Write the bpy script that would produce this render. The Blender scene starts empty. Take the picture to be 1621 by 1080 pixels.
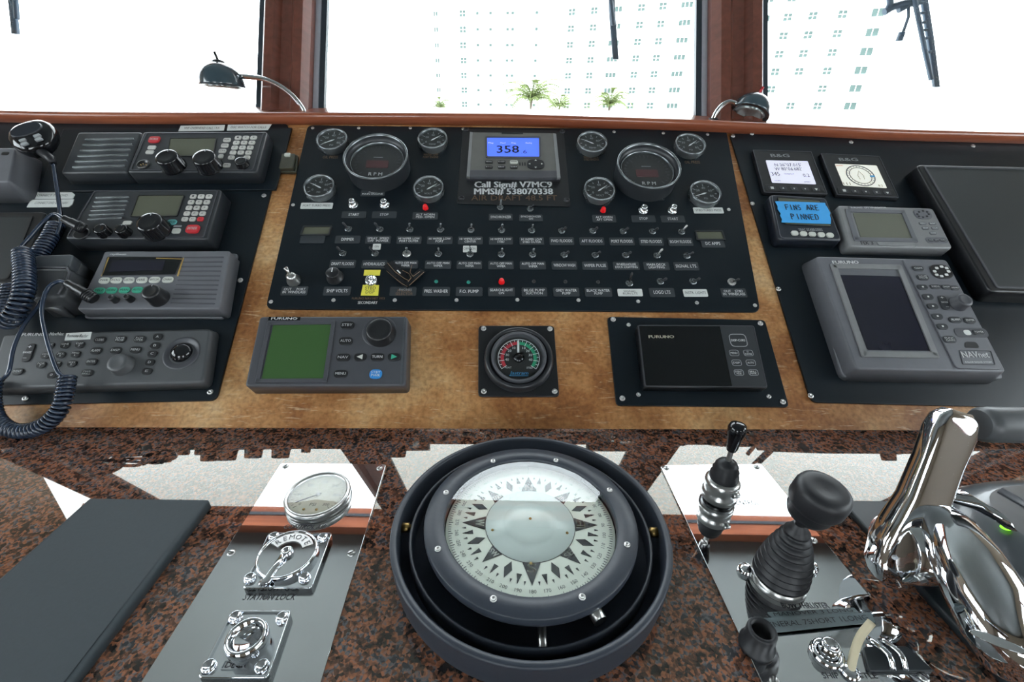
import bpy, math, random
from mathutils import Vector, Matrix
random.seed(4)
S = bpy.context.scene
COL = S.collection
R = math.radians
# ------------------------------------------------------------------ camera, light, exposure
W, H = 1621, 1080
FPX = 711.54
PITCH, ROLL = R(25.292), R(1.082)
CAMZ = 0.42                                   # eye height above the granite counter (z = 0)
_F = Vector((0, math.cos(PITCH), -math.sin(PITCH)))
_U0 = Vector((0, math.sin(PITCH), math.cos(PITCH)))
_R0 = Vector((1, 0, 0))
_R = _R0 * math.cos(ROLL) + _U0 * math.sin(ROLL)
_U = _U0 * math.cos(ROLL) - _R0 * math.sin(ROLL)
CP = Vector((0, 0, CAMZ))
cd = bpy.data.cameras.new('camera')
cd.sensor_width = 36
cd.lens = FPX / W * 36
cd.clip_start = 0.02
cd.clip_end = 2000
cam = bpy.data.objects.new('camera', cd)
cam.matrix_world = Matrix((( _R.x, _U.x, -_F.x, CP.x), (_R.y, _U.y, -_F.y, CP.y), (_R.z, _U.z, -_F.z, CP.z), (0, 0, 0, 1)))
COL.objects.link(cam)
S.camera = cam
wd = bpy.data.worlds.new('bright_haze')
S.world = wd
wd.use_nodes = True
bg = wd.node_tree.nodes['Background']
bg.inputs[0].default_value = (0.88, 0.955, 1.0, 1)
bg.inputs[1].default_value = 11.0
S.view_settings.view_transform = 'Standard'
S.view_settings.look = 'None'
S.view_settings.gamma = 1
S.view_settings.use_curve_mapping = False
S.view_settings.exposure = 0.0
S.cycles.max_bounces = 8
S.cycles.diffuse_bounces = 4
S.cycles.transparent_max_bounces = 16
S.cycles.caustics_reflective = False
S.cycles.caustics_refractive = False
S.cycles.sample_clamp_indirect = 6


# ------------------------------------------------------------------ frames
class Frame:
    def __init__(s, O, X, Y):
        s.O = Vector(O); s.X = Vector(X).normalized(); s.Y = Vector(Y).normalized(); s.N = s.X.cross(s.Y)

    def P(s, u, v, h=0):
        return s.O + s.X * u + s.Y * v + s.N * h

    def M(s, u=0, v=0, h=0):
        p = s.P(u, v, h)
        return Matrix(((s.X.x, s.Y.x, s.N.x, p.x), (s.X.y, s.Y.y, s.N.y, p.y), (s.X.z, s.Y.z, s.N.z, p.z), (0, 0, 0, 1)))

    def pix(s, x, y, h=0):
        d = _F + _R * ((x - W / 2) / FPX) - _U * ((y - H / 2) / FPX)
        t = (s.N.dot(s.O - CP) + h) / d.dot(s.N)
        q = CP + d * t - s.O
        return (q.dot(s.X), q.dot(s.Y))


def ray(x, y):
    return _F + _R * ((x - W / 2) / FPX) - _U * ((y - H / 2) / FPX)


def atY(x, y, Y):
    d = ray(x, y)
    return CP + d * (Y / d.y)


def proj(P):
    d = P - CP
    z = d.dot(_F)
    return (W / 2 + FPX * d.dot(_R) / z, H / 2 - FPX * d.dot(_U) / z)


YAW, SLOPE = R(1.442), R(38.088)
_fw = Vector((-math.sin(YAW), math.cos(YAW), 0))
DASH = Frame((0.00697, 0.571, 0), (math.cos(YAW), math.sin(YAW), 0), _fw * math.cos(SLOPE) + Vector((0, 0, math.sin(SLOPE))))
TOP = Frame((0, 0, 0), (1, 0, 0), (0, 1, 0))
RAKE = R(27)
SHIELD = Frame((0, 1.235, 0.43), (1, 0, 0), (0, math.sin(RAKE), math.cos(RAKE)))
FRONT = Frame((0, 0, 0), (1, 0, 0), (0, 0, 1))

# ------------------------------------------------------------------ materials
MATS = {}


def srgb(c):
    return tuple((x / 12.92 if x <= 0.04045 else ((x + 0.055) / 1.055) ** 2.4) for x in [k / 255 for k in c])


def mat(name, c, rough=0.5, metal=0.0, var=0.12, scale=60, bump=0.0, spec=0.5, emit=0, coat=0, noise2=None, rvar=0.0):
    if name in MATS:
        return MATS[name]
    m = bpy.data.materials.new(name)
    m.use_nodes = True
    nt = m.node_tree
    b = nt.nodes['Principled BSDF']
    b.inputs['Roughness'].default_value = rough
    b.inputs['Metallic'].default_value = metal
    b.inputs['Specular IOR Level'].default_value = spec
    b.inputs['Coat Weight'].default_value = coat
    tc = nt.nodes.new('ShaderNodeTexCoord')
    n = nt.nodes.new('ShaderNodeTexNoise')
    n.inputs['Scale'].default_value = scale
    n.inputs['Detail'].default_value = 5
    nt.links.new(tc.outputs['Object'], n.inputs['Vector'])
    mx = nt.nodes.new('ShaderNodeMix')
    mx.data_type = 'RGBA'
    c2 = noise2 or tuple(min(1, k * (1 + var)) for k in c)
    c1 = tuple(k * (1 - var) for k in c) if not noise2 else c
    mx.inputs[6].default_value = (*c1, 1)
    mx.inputs[7].default_value = (*c2, 1)
    nt.links.new(n.outputs[0], mx.inputs[0])
    nt.links.new(mx.outputs[2], b.inputs['Base Color'])
    if rvar:
        mr = nt.nodes.new('ShaderNodeMapRange')
        mr.inputs[3].default_value = max(0, rough - rvar)
        mr.inputs[4].default_value = rough + rvar
        nt.links.new(n.outputs[0], mr.inputs[0])
        nt.links.new(mr.outputs[0], b.inputs['Roughness'])
    if bump:
        bp = nt.nodes.new('ShaderNodeBump')
        bp.inputs['Strength'].default_value = bump
        bp.inputs['Distance'].default_value = 0.001
        nt.links.new(n.outputs[0], bp.inputs['Height'])
        nt.links.new(bp.outputs[0], b.inputs['Normal'])
    if emit:
        b.inputs['Emission Color'].default_value = (*c, 1)
        b.inputs['Emission Strength'].default_value = emit
    MATS[name] = m
    return m


def glass(name, tint=(1, 1, 1), refl=1.0, rough=0.0, ior=1.5):
    m = bpy.data.materials.new(name)
    m.use_nodes = True
    nt = m.node_tree
    nt.nodes.clear()
    o = nt.nodes.new('ShaderNodeOutputMaterial')
    mx = nt.nodes.new('ShaderNodeMixShader')
    tr = nt.nodes.new('ShaderNodeBsdfTransparent')
    gl = nt.nodes.new('ShaderNodeBsdfGlossy')
    fr = nt.nodes.new('ShaderNodeFresnel')
    ge = nt.nodes.new('ShaderNodeNewGeometry')      # the back face of the pane must not read as total reflection
    io = nt.nodes.new('ShaderNodeMix'); io.inputs[2].default_value = ior; io.inputs[3].default_value = 1 / ior
    nt.links.new(ge.outputs['Backfacing'], io.inputs[0]); nt.links.new(io.outputs[0], fr.inputs[0])
    tr.inputs[0].default_value = (*tint, 1)
    gl.inputs[0].default_value = (refl, refl, refl, 1)
    gl.inputs['Roughness'].default_value = rough
    nt.links.new(fr.outputs[0], mx.inputs[0])
    nt.links.new(tr.outputs[0], mx.inputs[1])
    nt.links.new(gl.outputs[0], mx.inputs[2])
    nt.links.new(mx.outputs[0], o.inputs[0])
    MATS[name] = m
    return m


def ramp(nt, pts):
    r = nt.nodes.new('ShaderNodeValToRGB')
    e = r.color_ramp.elements
    while len(e) < len(pts):
        e.new(0.5)
    for i, (p, c) in enumerate(pts):
        e[i].position = p
        e[i].color = (*c, 1)
    return r


def granite():
    m = mat('granite', (0.1, 0.06, 0.05), rough=0.012, spec=0.8, var=0)
    m.node_tree.nodes['Principled BSDF'].inputs['Specular Tint'].default_value = (1, 0.97, 0.84, 1)  # cream cast of the reflected light, put into the stone's specular colour
    nt = m.node_tree
    b = nt.nodes['Principled BSDF']
    tc = nt.nodes['Texture Coordinate']
    v = nt.nodes.new('ShaderNodeTexVoronoi'); v.inputs['Scale'].default_value = 310
    v2 = nt.nodes.new('ShaderNodeTexNoise'); v2.inputs['Scale'].default_value = 68; v2.inputs['Detail'].default_value = 4
    v3 = nt.nodes.new('ShaderNodeTexNoise'); v3.inputs['Scale'].default_value = 6; v3.inputs['Detail'].default_value = 3
    for k in (v, v2, v3):
        nt.links.new(tc.outputs['Object'], k.inputs['Vector'])
    sp = nt.nodes.new('ShaderNodeSeparateColor'); nt.links.new(v.outputs['Color'], sp.inputs[0])
    a = nt.nodes.new('ShaderNodeMath'); a.operation = 'MULTIPLY_ADD'; a.inputs[1].default_value = 0.42
    nt.links.new(sp.outputs[0], a.inputs[0]); 
    a2 = nt.nodes.new('ShaderNodeMath'); a2.operation = 'MULTIPLY_ADD'; a2.inputs[1].default_value = 1.35; a2.inputs[2].default_value = -0.33
    nt.links.new(v2.outputs[0], a2.inputs[0])
    a3 = nt.nodes.new('ShaderNodeMath'); a3.operation = 'MULTIPLY_ADD'; a3.inputs[1].default_value = 0.35
    nt.links.new(v3.outputs[0], a3.inputs[0]); nt.links.new(a2.outputs[0], a3.inputs[2])
    nt.links.new(a3.outputs[0], a.inputs[2])
    r = ramp(nt, [(0.33, (0.006, 0.006, 0.008)), (0.52, (0.028, 0.02, 0.018)), (0.66, (0.085, 0.042, 0.028)), (0.8, (0.3, 0.115, 0.058)), (0.9, (0.1, 0.1, 0.11)), (1.0, (0.03, 0.03, 0.035))])
    nt.links.new(a.outputs[0], r.inputs[0])
    nt.links.new(r.outputs[0], b.inputs['Base Color'])
    return m


def leather():
    m = mat('tan_leather', (0.4, 0.2, 0.09), rough=0.42, var=0, spec=0.4)
    nt = m.node_tree
    b = nt.nodes['Principled BSDF']
    tc = nt.nodes['Texture Coordinate']
    n1 = nt.nodes.new('ShaderNodeTexNoise'); n1.inputs['Scale'].default_value = 5; n1.inputs['Detail'].default_value = 7; n1.inputs['Roughness'].default_value = 0.65
    n2 = nt.nodes.new('ShaderNodeTexNoise'); n2.inputs['Scale'].default_value = 150; n2.inputs['Detail'].default_value = 8
    mp = nt.nodes.new('ShaderNodeMapping'); mp.inputs['Scale'].default_value = (22, 170, 30); mp.inputs['Rotation'].default_value = (0, 0, 0.5)
    n3 = nt.nodes.new('ShaderNodeTexNoise'); n3.inputs['Scale'].default_value = 1; n3.inputs['Detail'].default_value = 4; n3.inputs['Distortion'].default_value = 1.6
    nt.links.new(tc.outputs['Object'], n1.inputs['Vector']); nt.links.new(tc.outputs['Object'], n2.inputs['Vector'])
    nt.links.new(tc.outputs['Object'], mp.inputs['Vector']); nt.links.new(mp.outputs[0], n3.inputs['Vector'])
    r1 = ramp(nt, [(0.34, (0.17, 0.062, 0.018)), (0.44, (0.31, 0.13, 0.043)), (0.53, (0.45, 0.225, 0.085)), (0.62, (0.56, 0.34, 0.155)), (0.72, (0.63, 0.44, 0.25))])
    nt.links.new(n1.outputs[0], r1.inputs[0])
    mx = nt.nodes.new('ShaderNodeMix'); mx.data_type = 'RGBA'
    r3 = ramp(nt, [(0.6, (0, 0, 0)), (0.7, (0.6, 0.6, 0.6))])
    nt.links.new(n3.outputs[0], r3.inputs[0]); nt.links.new(r3.outputs[0], mx.inputs[0])
    nt.links.new(r1.outputs[0], mx.inputs[6]); mx.inputs[7].default_value = (0.68, 0.5, 0.32, 1)
    m2 = nt.nodes.new('ShaderNodeMix'); m2.data_type = 'RGBA'; m2.blend_type = 'MULTIPLY'; m2.inputs[0].default_value = 0.8
    r2 = ramp(nt, [(0.3, (0.55, 0.52, 0.5)), (0.6, (1, 1, 1))])
    nt.links.new(n2.outputs[0], r2.inputs[0]); nt.links.new(mx.outputs[2], m2.inputs[6]); nt.links.new(r2.outputs[0], m2.inputs[7])
    nt.links.new(m2.outputs[2], b.inputs['Base Color'])
    bp = nt.nodes.new('ShaderNodeBump'); bp.inputs['Strength'].default_value = 0.25; bp.inputs['Distance'].default_value = 0.0006
    nt.links.new(n2.outputs[0], bp.inputs['Height']); nt.links.new(bp.outputs[0], b.inputs['Normal'])
    return m


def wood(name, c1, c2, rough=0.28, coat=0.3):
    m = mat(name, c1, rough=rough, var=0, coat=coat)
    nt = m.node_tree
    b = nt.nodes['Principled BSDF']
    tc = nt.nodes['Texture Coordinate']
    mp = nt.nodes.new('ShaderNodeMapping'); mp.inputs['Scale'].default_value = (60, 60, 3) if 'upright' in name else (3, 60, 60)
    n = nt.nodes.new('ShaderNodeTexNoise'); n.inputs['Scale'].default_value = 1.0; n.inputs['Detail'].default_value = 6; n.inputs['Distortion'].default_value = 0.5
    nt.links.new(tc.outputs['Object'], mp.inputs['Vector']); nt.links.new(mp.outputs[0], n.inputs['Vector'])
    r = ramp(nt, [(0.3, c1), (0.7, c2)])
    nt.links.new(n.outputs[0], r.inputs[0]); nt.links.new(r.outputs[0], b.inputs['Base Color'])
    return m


granite(); leather()
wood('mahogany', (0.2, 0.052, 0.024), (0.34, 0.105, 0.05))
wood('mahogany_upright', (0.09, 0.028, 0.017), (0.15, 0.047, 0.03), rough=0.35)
mat('panel_black', (0.006, 0.01, 0.014), rough=0.34, spec=0.27, scale=25, rvar=0.08, bump=0.03)
mat('panel_edge', (0.02, 0.022, 0.024), rough=0.35)
mat('plate_grey', (0.028, 0.034, 0.04), rough=0.45)
mat('print_white', (0.72, 0.74, 0.74), rough=0.6, var=0.03)
mat('print_dim', (0.33, 0.35, 0.36), rough=0.6, var=0.05)
mat('print_tan', (0.2, 0.13, 0.08), rough=0.6)
mat('print_ink', (0.02, 0.02, 0.025), rough=0.6)
mat('label_white', (0.62, 0.64, 0.62), rough=0.5, var=0.05)
mat('plastic_black', (0.012, 0.013, 0.015), rough=0.32, rvar=0.06)
mat('plastic_gloss', (0.008, 0.009, 0.011), rough=0.1)
mat('rubber_black', (0.013, 0.014, 0.017), rough=0.45, spec=0.4, bump=0.05)
mat('case_dark', (0.03, 0.034, 0.039), rough=0.38)
mat('case_navy', (0.014, 0.018, 0.026), rough=0.32)
mat('case_slate', (0.06, 0.063, 0.073), rough=0.42)
mat('case_grey', (0.125, 0.13, 0.145), rough=0.45)
mat('case_light', (0.2, 0.205, 0.21), rough=0.4)
mat('case_taupe', (0.115, 0.115, 0.105), rough=0.4)
mat('case_charcoal', (0.065, 0.07, 0.075), rough=0.42)
mat('key_white', (0.5, 0.5, 0.47), rough=0.5)
mat('key_light', (0.56, 0.58, 0.53), rough=0.45)
mat('key_green', (0.05, 0.38, 0.25), rough=0.45)
mat('key_red', (0.55, 0.03, 0.04), rough=0.4)
mat('key_blue', (0.03, 0.24, 0.62), rough=0.4)
mat('key_cyan', (0.12, 0.42, 0.42), rough=0.4)
mat('lcd_olive', (0.1, 0.105, 0.075), rough=0.16, var=0.06, scale=4)
mat('lcd_green', (0.042, 0.1, 0.03), rough=0.2, var=0.08, scale=8)
mat('lcd_grey', (0.14, 0.145, 0.115), rough=0.25, var=0.12, scale=5)
mat('screen_off', (0.008, 0.009, 0.016), rough=0.12, noise2=(0.02, 0.02, 0.035), scale=12)
mat('screen_black', (0.004, 0.005, 0.006), rough=0.1)
mat('screen_matt', (0.022, 0.027, 0.03), rough=0.42, spec=0.5, var=0.05)
mat('screen_blue', (0.075, 0.16, 0.9), rough=0.3, emit=0.75, var=0.02)
mat('screen_white', (0.8, 0.79, 0.92), rough=0.3, emit=0.3, var=0.02)
mat('screen_cream', (0.86, 0.84, 0.74), rough=0.3, emit=0.27, var=0.02)
mat('steel_mirror', (0.72, 0.73, 0.74), rough=0.02, metal=1, var=0.05, scale=15, rvar=0.01)
mat('chrome', (0.8, 0.82, 0.85), rough=0.04, metal=1, var=0.02)
mat('steel_satin', (0.55, 0.55, 0.54), rough=0.3, metal=1)
mat('gold_line', (0.6, 0.4, 0.14), rough=0.4, metal=0.6)
mat('brass', (0.4, 0.27, 0.1), rough=0.35, metal=1)
mat('led_red', (0.7, 0.008, 0.012), rough=0.2, emit=0.15)
mat('led_dark_green', (0.02, 0.22, 0.17), rough=0.2)
mat('led_green', (0.35, 0.95, 0.05), rough=0.3, emit=1.0)
mat('tape_blue', (0.05, 0.36, 0.78), rough=0.6, var=0.08)
mat('tape_yellow', (0.75, 0.68, 0.08), rough=0.6, var=0.06)
mat('card_white', (0.86, 0.88, 0.8), rough=0.5, var=0.02)
mat('dome_white', (0.76, 0.83, 0.82), rough=0.25, var=0.02)
mat('compass_enamel', (0.03, 0.037, 0.05), rough=0.42, spec=0.45, scale=200, bump=0.04)
mat('compass_bowl', (0.006, 0.007, 0.008), rough=0.5)
mat('dial_black', (0.01, 0.011, 0.012), rough=0.5)
mat('dial_cream', (0.55, 0.53, 0.42), rough=0.5)
mat('dial_red', (0.55, 0.03, 0.05), rough=0.5)
mat('dial_green', (0.02, 0.33, 0.17), rough=0.5)
mat('logo_blue', (0.05, 0.3, 0.6), rough=0.5)
mat('faint_red', (0.075, 0.014, 0.018), rough=0.5)
mat('bezel_grey', (0.2, 0.22, 0.23), rough=0.25, metal=0.7)
mat('bezel_black', (0.02, 0.022, 0.026), rough=0.3)
mat('cord_blue', (0.02, 0.034, 0.062), rough=0.2, coat=0.3)
mat('cover_vinyl', (0.026, 0.037, 0.044), rough=0.6, scale=300, bump=0.12)
mat('base_black', (0.012, 0.018, 0.022), rough=0.4)
mat('cream_plastic', (0.62, 0.55, 0.38), rough=0.4)
mat('brown_olive', (0.05, 0.05, 0.035), rough=0.4)
mat('building_white', (0.83, 0.84, 0.82), rough=0.9, scale=0.3, var=0.03)
mat('building_glass', (0.05, 0.075, 0.07), rough=0.5, spec=0.15, scale=0.4, var=0.6)
mat('palm_green', (0.1, 0.13, 0.035), rough=0.7, var=0.5, scale=2)
mat('palm_trunk', (0.1, 0.08, 0.06), rough=0.9)
mat('quay_ground', (0.4, 0.4, 0.36), rough=0.9, scale=0.05, var=0.3)
mat('ceiling_vinyl', (0.11, 0.12, 0.12), rough=0.6, scale=6, var=0.06)
mat('cabin_wall', (0.2, 0.16, 0.12), rough=0.6)
mat('cabin_floor', (0.12, 0.07, 0.04), rough=0.5)
mat('gasket', (0.02, 0.03, 0.04), rough=0.5)
mat('frame_alu', (0.42, 0.45, 0.5), rough=0.35, metal=0.3)
mat('wiper_blue', (0.02, 0.045, 0.08), rough=0.5)
mat('lamp_shade', (0.035, 0.06, 0.075), rough=0.18, coat=0.6)
mat('lens_clear', (0.35, 0.4, 0.4), rough=0.1, metal=0.6)
mat('housing_grey', (0.075, 0.085, 0.095), rough=0.3, coat=0.4)
mat('acrylic', (0.17, 0.21, 0.22), rough=0.2)
glass('window_glass', (0.97, 0.98, 0.98), 0.9)
glass('gauge_glass', (0.95, 0.97, 0.97), 1.0)
glass('compass_glass', (0.94, 0.97, 0.95), 1.0, ior=1.7)
S.cycles.use_denoising = True


# ------------------------------------------------------------------ mesh builder
def inset(poly, d):
    n = len(poly)
    area = sum(poly[i][0] * poly[(i + 1) % n][1] - poly[(i + 1) % n][0] * poly[i][1] for i in range(n))
    sg = 1 if area > 0 else -1
    out = []
    for i in range(n):
        p0, p1, p2 = Vector(poly[i - 1]), Vector(poly[i]), Vector(poly[(i + 1) % n])
        e1, e2 = (p1 - p0), (p2 - p1)
        if e1.length < 1e-9 or e2.length < 1e-9:
            out.append(tuple(p1)); continue
        e1.normalize(); e2.normalize()
        n1, n2 = Vector((-e1.y, e1.x)) * sg, Vector((-e2.y, e2.x)) * sg
        k = n1 + n2
        k = k / max(0.3, k.length_squared / 2)
        out.append(tuple(p1 + k * d))
    return out


def ccw(poly):
    n = len(poly)
    a = sum(poly[i][0] * poly[(i + 1) % n][1] - poly[(i + 1) % n][0] * poly[i][1] for i in range(n))
    return list(poly) if a > 0 else list(reversed(poly))


def rquad(q, r, n=3):
    """polygon with corners rounded to radius about r"""
    q = ccw(q)
    out = []
    m = len(q)
    for i in range(m):
        p0, p1, p2 = Vector(q[i - 1]), Vector(q[i]), Vector(q[(i + 1) % m])
        if r <= 0 or n == 0:
            out.append(tuple(p1)); continue
        a = p1 + (p0 - p1).normalized() * min(r, (p0 - p1).length * 0.49)
        b = p1 + (p2 - p1).normalized() * min(r, (p2 - p1).length * 0.49)
        for k in range(n + 1):
            t = k / n
            out.append(tuple(a * (1 - t) ** 2 + p1 * (2 * t * (1 - t)) + b * t * t))
    return out


def rect(cx, cy, w, h, ang=0):
    c, s = math.cos(ang), math.sin(ang)
    return [(cx + c * x - s * y, cy + s * x + c * y) for x, y in ((-w / 2, -h / 2), (w / 2, -h / 2), (w / 2, h / 2), (-w / 2, h / 2))]


def circ(cx, cy, r, n=20, ry=None, a0=0, a1=None, ang=0):
    ry = ry or r
    out = []
    for i in range(n):
        a = 2 * math.pi * i / n
        x, y = r * math.cos(a), ry * math.sin(a)
        out.append((cx + x * math.cos(ang) - y * math.sin(ang), cy + x * math.sin(ang) + y * math.cos(ang)))
    return out


class MB:
    def __init__(s):
        s.v = []; s.f = []; s.sm = []

    def ring(s, pts):
        i = len(s.v); s.v += [tuple(p) for p in pts]; return list(range(i, i + len(pts)))

    def bridge(s, a, b, smooth=False):
        n = len(a)
        for i in range(n):
            s.f.append((a[i], a[(i + 1) % n], b[(i + 1) % n], b[i])); s.sm.append(smooth)

    def face(s, ids, smooth=False):
        s.f.append(tuple(ids)); s.sm.append(smooth)

    def prism(s, poly, h0, h1, bevel=0, taper=0, bottom=True, bn=2):
        poly = ccw(poly)
        a = s.ring([(x, y, h0) for x, y in poly])
        first = a
        top = inset(poly, taper) if taper else poly
        if bevel:
            for k in range(bn + 1):
                t = k / bn * math.pi / 2
                q = inset(top, bevel * (1 - math.cos(t)))
                b = s.ring([(x, y, h1 - bevel + bevel * math.sin(t)) for x, y in q])
                s.bridge(a, b, True); a = b
        else:
            b = s.ring([(x, y, h1) for x, y in top]); s.bridge(a, b); a = b
        s.face(a)
        if bottom:
            s.face(list(reversed(first)))
        return s

    def frame(s, outer, inner, h0, h1, bevel=0, hin=None):
        """raised ring between two polygons of equal count; hin = height of the inner lip bottom"""
        outer, inner = ccw(outer), ccw(inner)
        hin = h0 if hin is None else hin
        o0 = s.ring([(x, y, h0) for x, y in outer])
        if bevel:
            o1 = s.ring([(x, y, h1 - bevel) for x, y in outer]); s.bridge(o0, o1)
            o2 = s.ring([(x, y, h1) for x, y in inset(outer, bevel)]); s.bridge(o1, o2, True); o1 = o2
        else:
            o1 = s.ring([(x, y, h1) for x, y in outer]); s.bridge(o0, o1)
        i1 = s.ring([(x, y, h1) for x, y in inner]); s.bridge(o1, i1)
        i0 = s.ring([(x, y, hin) for x, y in inner]); s.bridge(i1, i0)
        return s

    def flat(s, poly, h):
        s.face(s.ring([(x, y, h) for x, y in ccw(poly)])); return s

    def lathe(s, prof, cu=0, cv=0, seg=32, smooth=True, sq=1.0):
        prev = None
        for r, h in prof:
            if r <= 1e-7:
                cur = s.ring([(cu, cv, h)])
                if prev and len(prev) > 1:
                    for i in range(seg):
                        s.face((prev[i], prev[(i + 1) % seg], cur[0]), smooth)
            else:
                cur = s.ring([(cu + r * math.cos(2 * math.pi * i / seg), cv + r * sq * math.sin(2 * math.pi * i / seg), h) for i in range(seg)])
                if prev:
                    if len(prev) == 1:
                        for i in range(seg):
                            s.face((prev[0], cur[i], cur[(i + 1) % seg]), smooth)
                    else:
                        s.bridge(prev, cur, smooth)
            prev = cur
        return s

    def tube(s, pts, r, seg=8, cap=True, smooth=True):
        pts = [Vector(p) for p in pts]
        n = len(pts)
        rs = r if isinstance(r, (list, tuple)) else [r] * n
        up = None; prev = None; first = None
        for i in range(n):
            t = (pts[min(n - 1, i + 1)] - pts[max(0, i - 1)])
            if t.length < 1e-9: t = Vector((0, 0, 1))
            t.normalize()
            if up is None:
                up = Vector((0, 0, 1)) if abs(t.z) < 0.9 else Vector((1, 0, 0))
            up = (up - t * up.dot(t))
            if up.length < 1e-6: up = t.orthogonal()
            up.normalize()
            w = t.cross(up)
            cur = s.ring([pts[i] + (up * math.cos(2 * math.pi * k / seg) + w * math.sin(2 * math.pi * k / seg)) * rs[i] for k in range(seg)])
            if prev: s.bridge(prev, cur, smooth)
            else: first = cur
            prev = cur
        if cap:
            s.face(list(reversed(first))); s.face(prev)
        return s

    def loft(s, secs, seg=16, power=2.0, smooth=True):
        """secs: (centre, axisA, axisB) superellipse sections"""
        prev = first = None
        for C, A, B in secs:
            C, A, B = Vector(C), Vector(A), Vector(B)
            pts = []
            for k in range(seg):
                a = 2 * math.pi * k / seg
                c, d = math.cos(a), math.sin(a)
                pts.append(C + A * math.copysign(abs(c) ** (2 / power), c) + B * math.copysign(abs(d) ** (2 / power), d))
            cur = s.ring(pts)
            if prev: s.bridge(prev, cur, smooth)
            else: first = cur
            prev = cur
        s.face(list(reversed(first)), False); s.face(prev, False)
        return s

    def mesh(s, name, m, org=(0, 0, 0)):
        me = bpy.data.meshes.new(name)
        ox, oy, oz = org
        me.from_pydata([(x - ox, y - oy, z - oz) for x, y, z in s.v], [], s.f)
        me.polygons.foreach_set('use_smooth', s.sm)
        me.materials.append(MATS[m])
        me.update()
        return me


def spline(pts, n=6):
    pts = [Vector(p) for p in pts]
    P = [pts[0] * 2 - pts[1]] + pts + [pts[-1] * 2 - pts[-2]]
    out = []
    for i in range(1, len(P) - 2):
        for k in range(n):
            t = k / n
            a, b, c, d = P[i - 1], P[i], P[i + 1], P[i + 2]
            out.append(0.5 * ((2 * b) + (c - a) * t + (2 * a - 5 * b + 4 * c - d) * t * t + (3 * b - a - 3 * c + d) * t ** 3))
    out.append(pts[-1])
    return out


def link(o, parent=None):
    COL.objects.link(o)
    if parent: o.parent = parent
    return o


TEXTS = []


class Thing:
    def __init__(s, name, label, cat, fr=TOP, u=0, v=0, h=0, group=None, kind=None):
        s.e = link(bpy.data.objects.new(name, None))
        s.e.empty_display_size = 0.02
        s.e.matrix_world = fr.M(u, v, h)
        s.e['label'] = label
        if cat: s.e['category'] = cat
        if group: s.e['group'] = group
        if kind: s.e['kind'] = kind
        s.fr = fr; s.org = (u, v, h)

    def part(s, name, mb, m, parent=None, label=None, kind=None):
        o = link(bpy.data.objects.new(name, mb.mesh(name, m, s.org)), parent or s.e)
        if label: o['label'] = label
        if kind: o['kind'] = kind
        return o

    def inst(s, name, me, u, v, h, rz=0, parent=None, sc=None):
        o = link(bpy.data.objects.new(name, me), parent or s.e)
        o.location = (u - s.org[0], v - s.org[1], h - s.org[2]); o.rotation_euler = (0, 0, rz)
        if sc: o.scale = sc
        return o

    def text(s, body, u, v, h, capu, width=None, ang=0, m='print_white', parent=None, name='lettering', align='CENTER', bold=0.0, shear=0, sx=1):
        """capu: capital height in metres; width: fit total width"""
        c = bpy.data.curves.new(name, 'FONT')
        c.body = body; c.size = capu / 0.69; c.align_x = align; c.align_y = 'CENTER'; c.resolution_u = 2
        c.space_line = 0.85; c.shear = shear
        c.materials.append(MATS[m])
        o = link(bpy.data.objects.new(name, c), parent or s.e)
        o.location = (u - s.org[0], v - s.org[1], h - s.org[2]); o.rotation_euler = (0, 0, ang)
        TEXTS.append((o, width, bold * capu))
        return o

    # pixel helpers on the thing's own plane at height h
    def px(s, x, y, h):
        return s.fr.pix(x, y, h)

    def pr(s, x, y, w, hh, h, r=0.3, n=2):
        """rounded rectangle around pixel (x, y), w x hh pixels, lying at height h"""
        a, b = Vector(s.px(x - w / 2, y, h)), Vector(s.px(x + w / 2, y, h))
        c = (a + b) / 2
        e = (b - a)
        ww = e.length
        up = abs(s.px(x, y - hh / 2, h)[1] - s.px(x, y + hh / 2, h)[1])
        ang = math.atan2(e.y, e.x)
        return rquad(rect(c.x, c.y, ww, up, ang), r * min(ww, up), n)

    def tx(s, body, x, y, wpx, hpx, h, m='print_white', ang=None, parent=None, name='lettering', bold=0.0, fit=True, shear=0):
        a, b = Vector(s.px(x - wpx / 2, y, h)), Vector(s.px(x + wpx / 2, y, h))
        c = (a + b) / 2
        up = abs(s.px(x, y - hpx / 2, h)[1] - s.px(x, y + hpx / 2, h)[1])
        lines = body.count('\n') + 1
        cap = up / (lines + (lines - 1) * 0.25)
        if ang is None: ang = math.atan2((b - a).y, (b - a).x)
        return s.text(body, c.x, c.y, h, cap, (b - a).length if fit else None, ang, m, parent, name, bold=bold, shear=shear)


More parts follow.
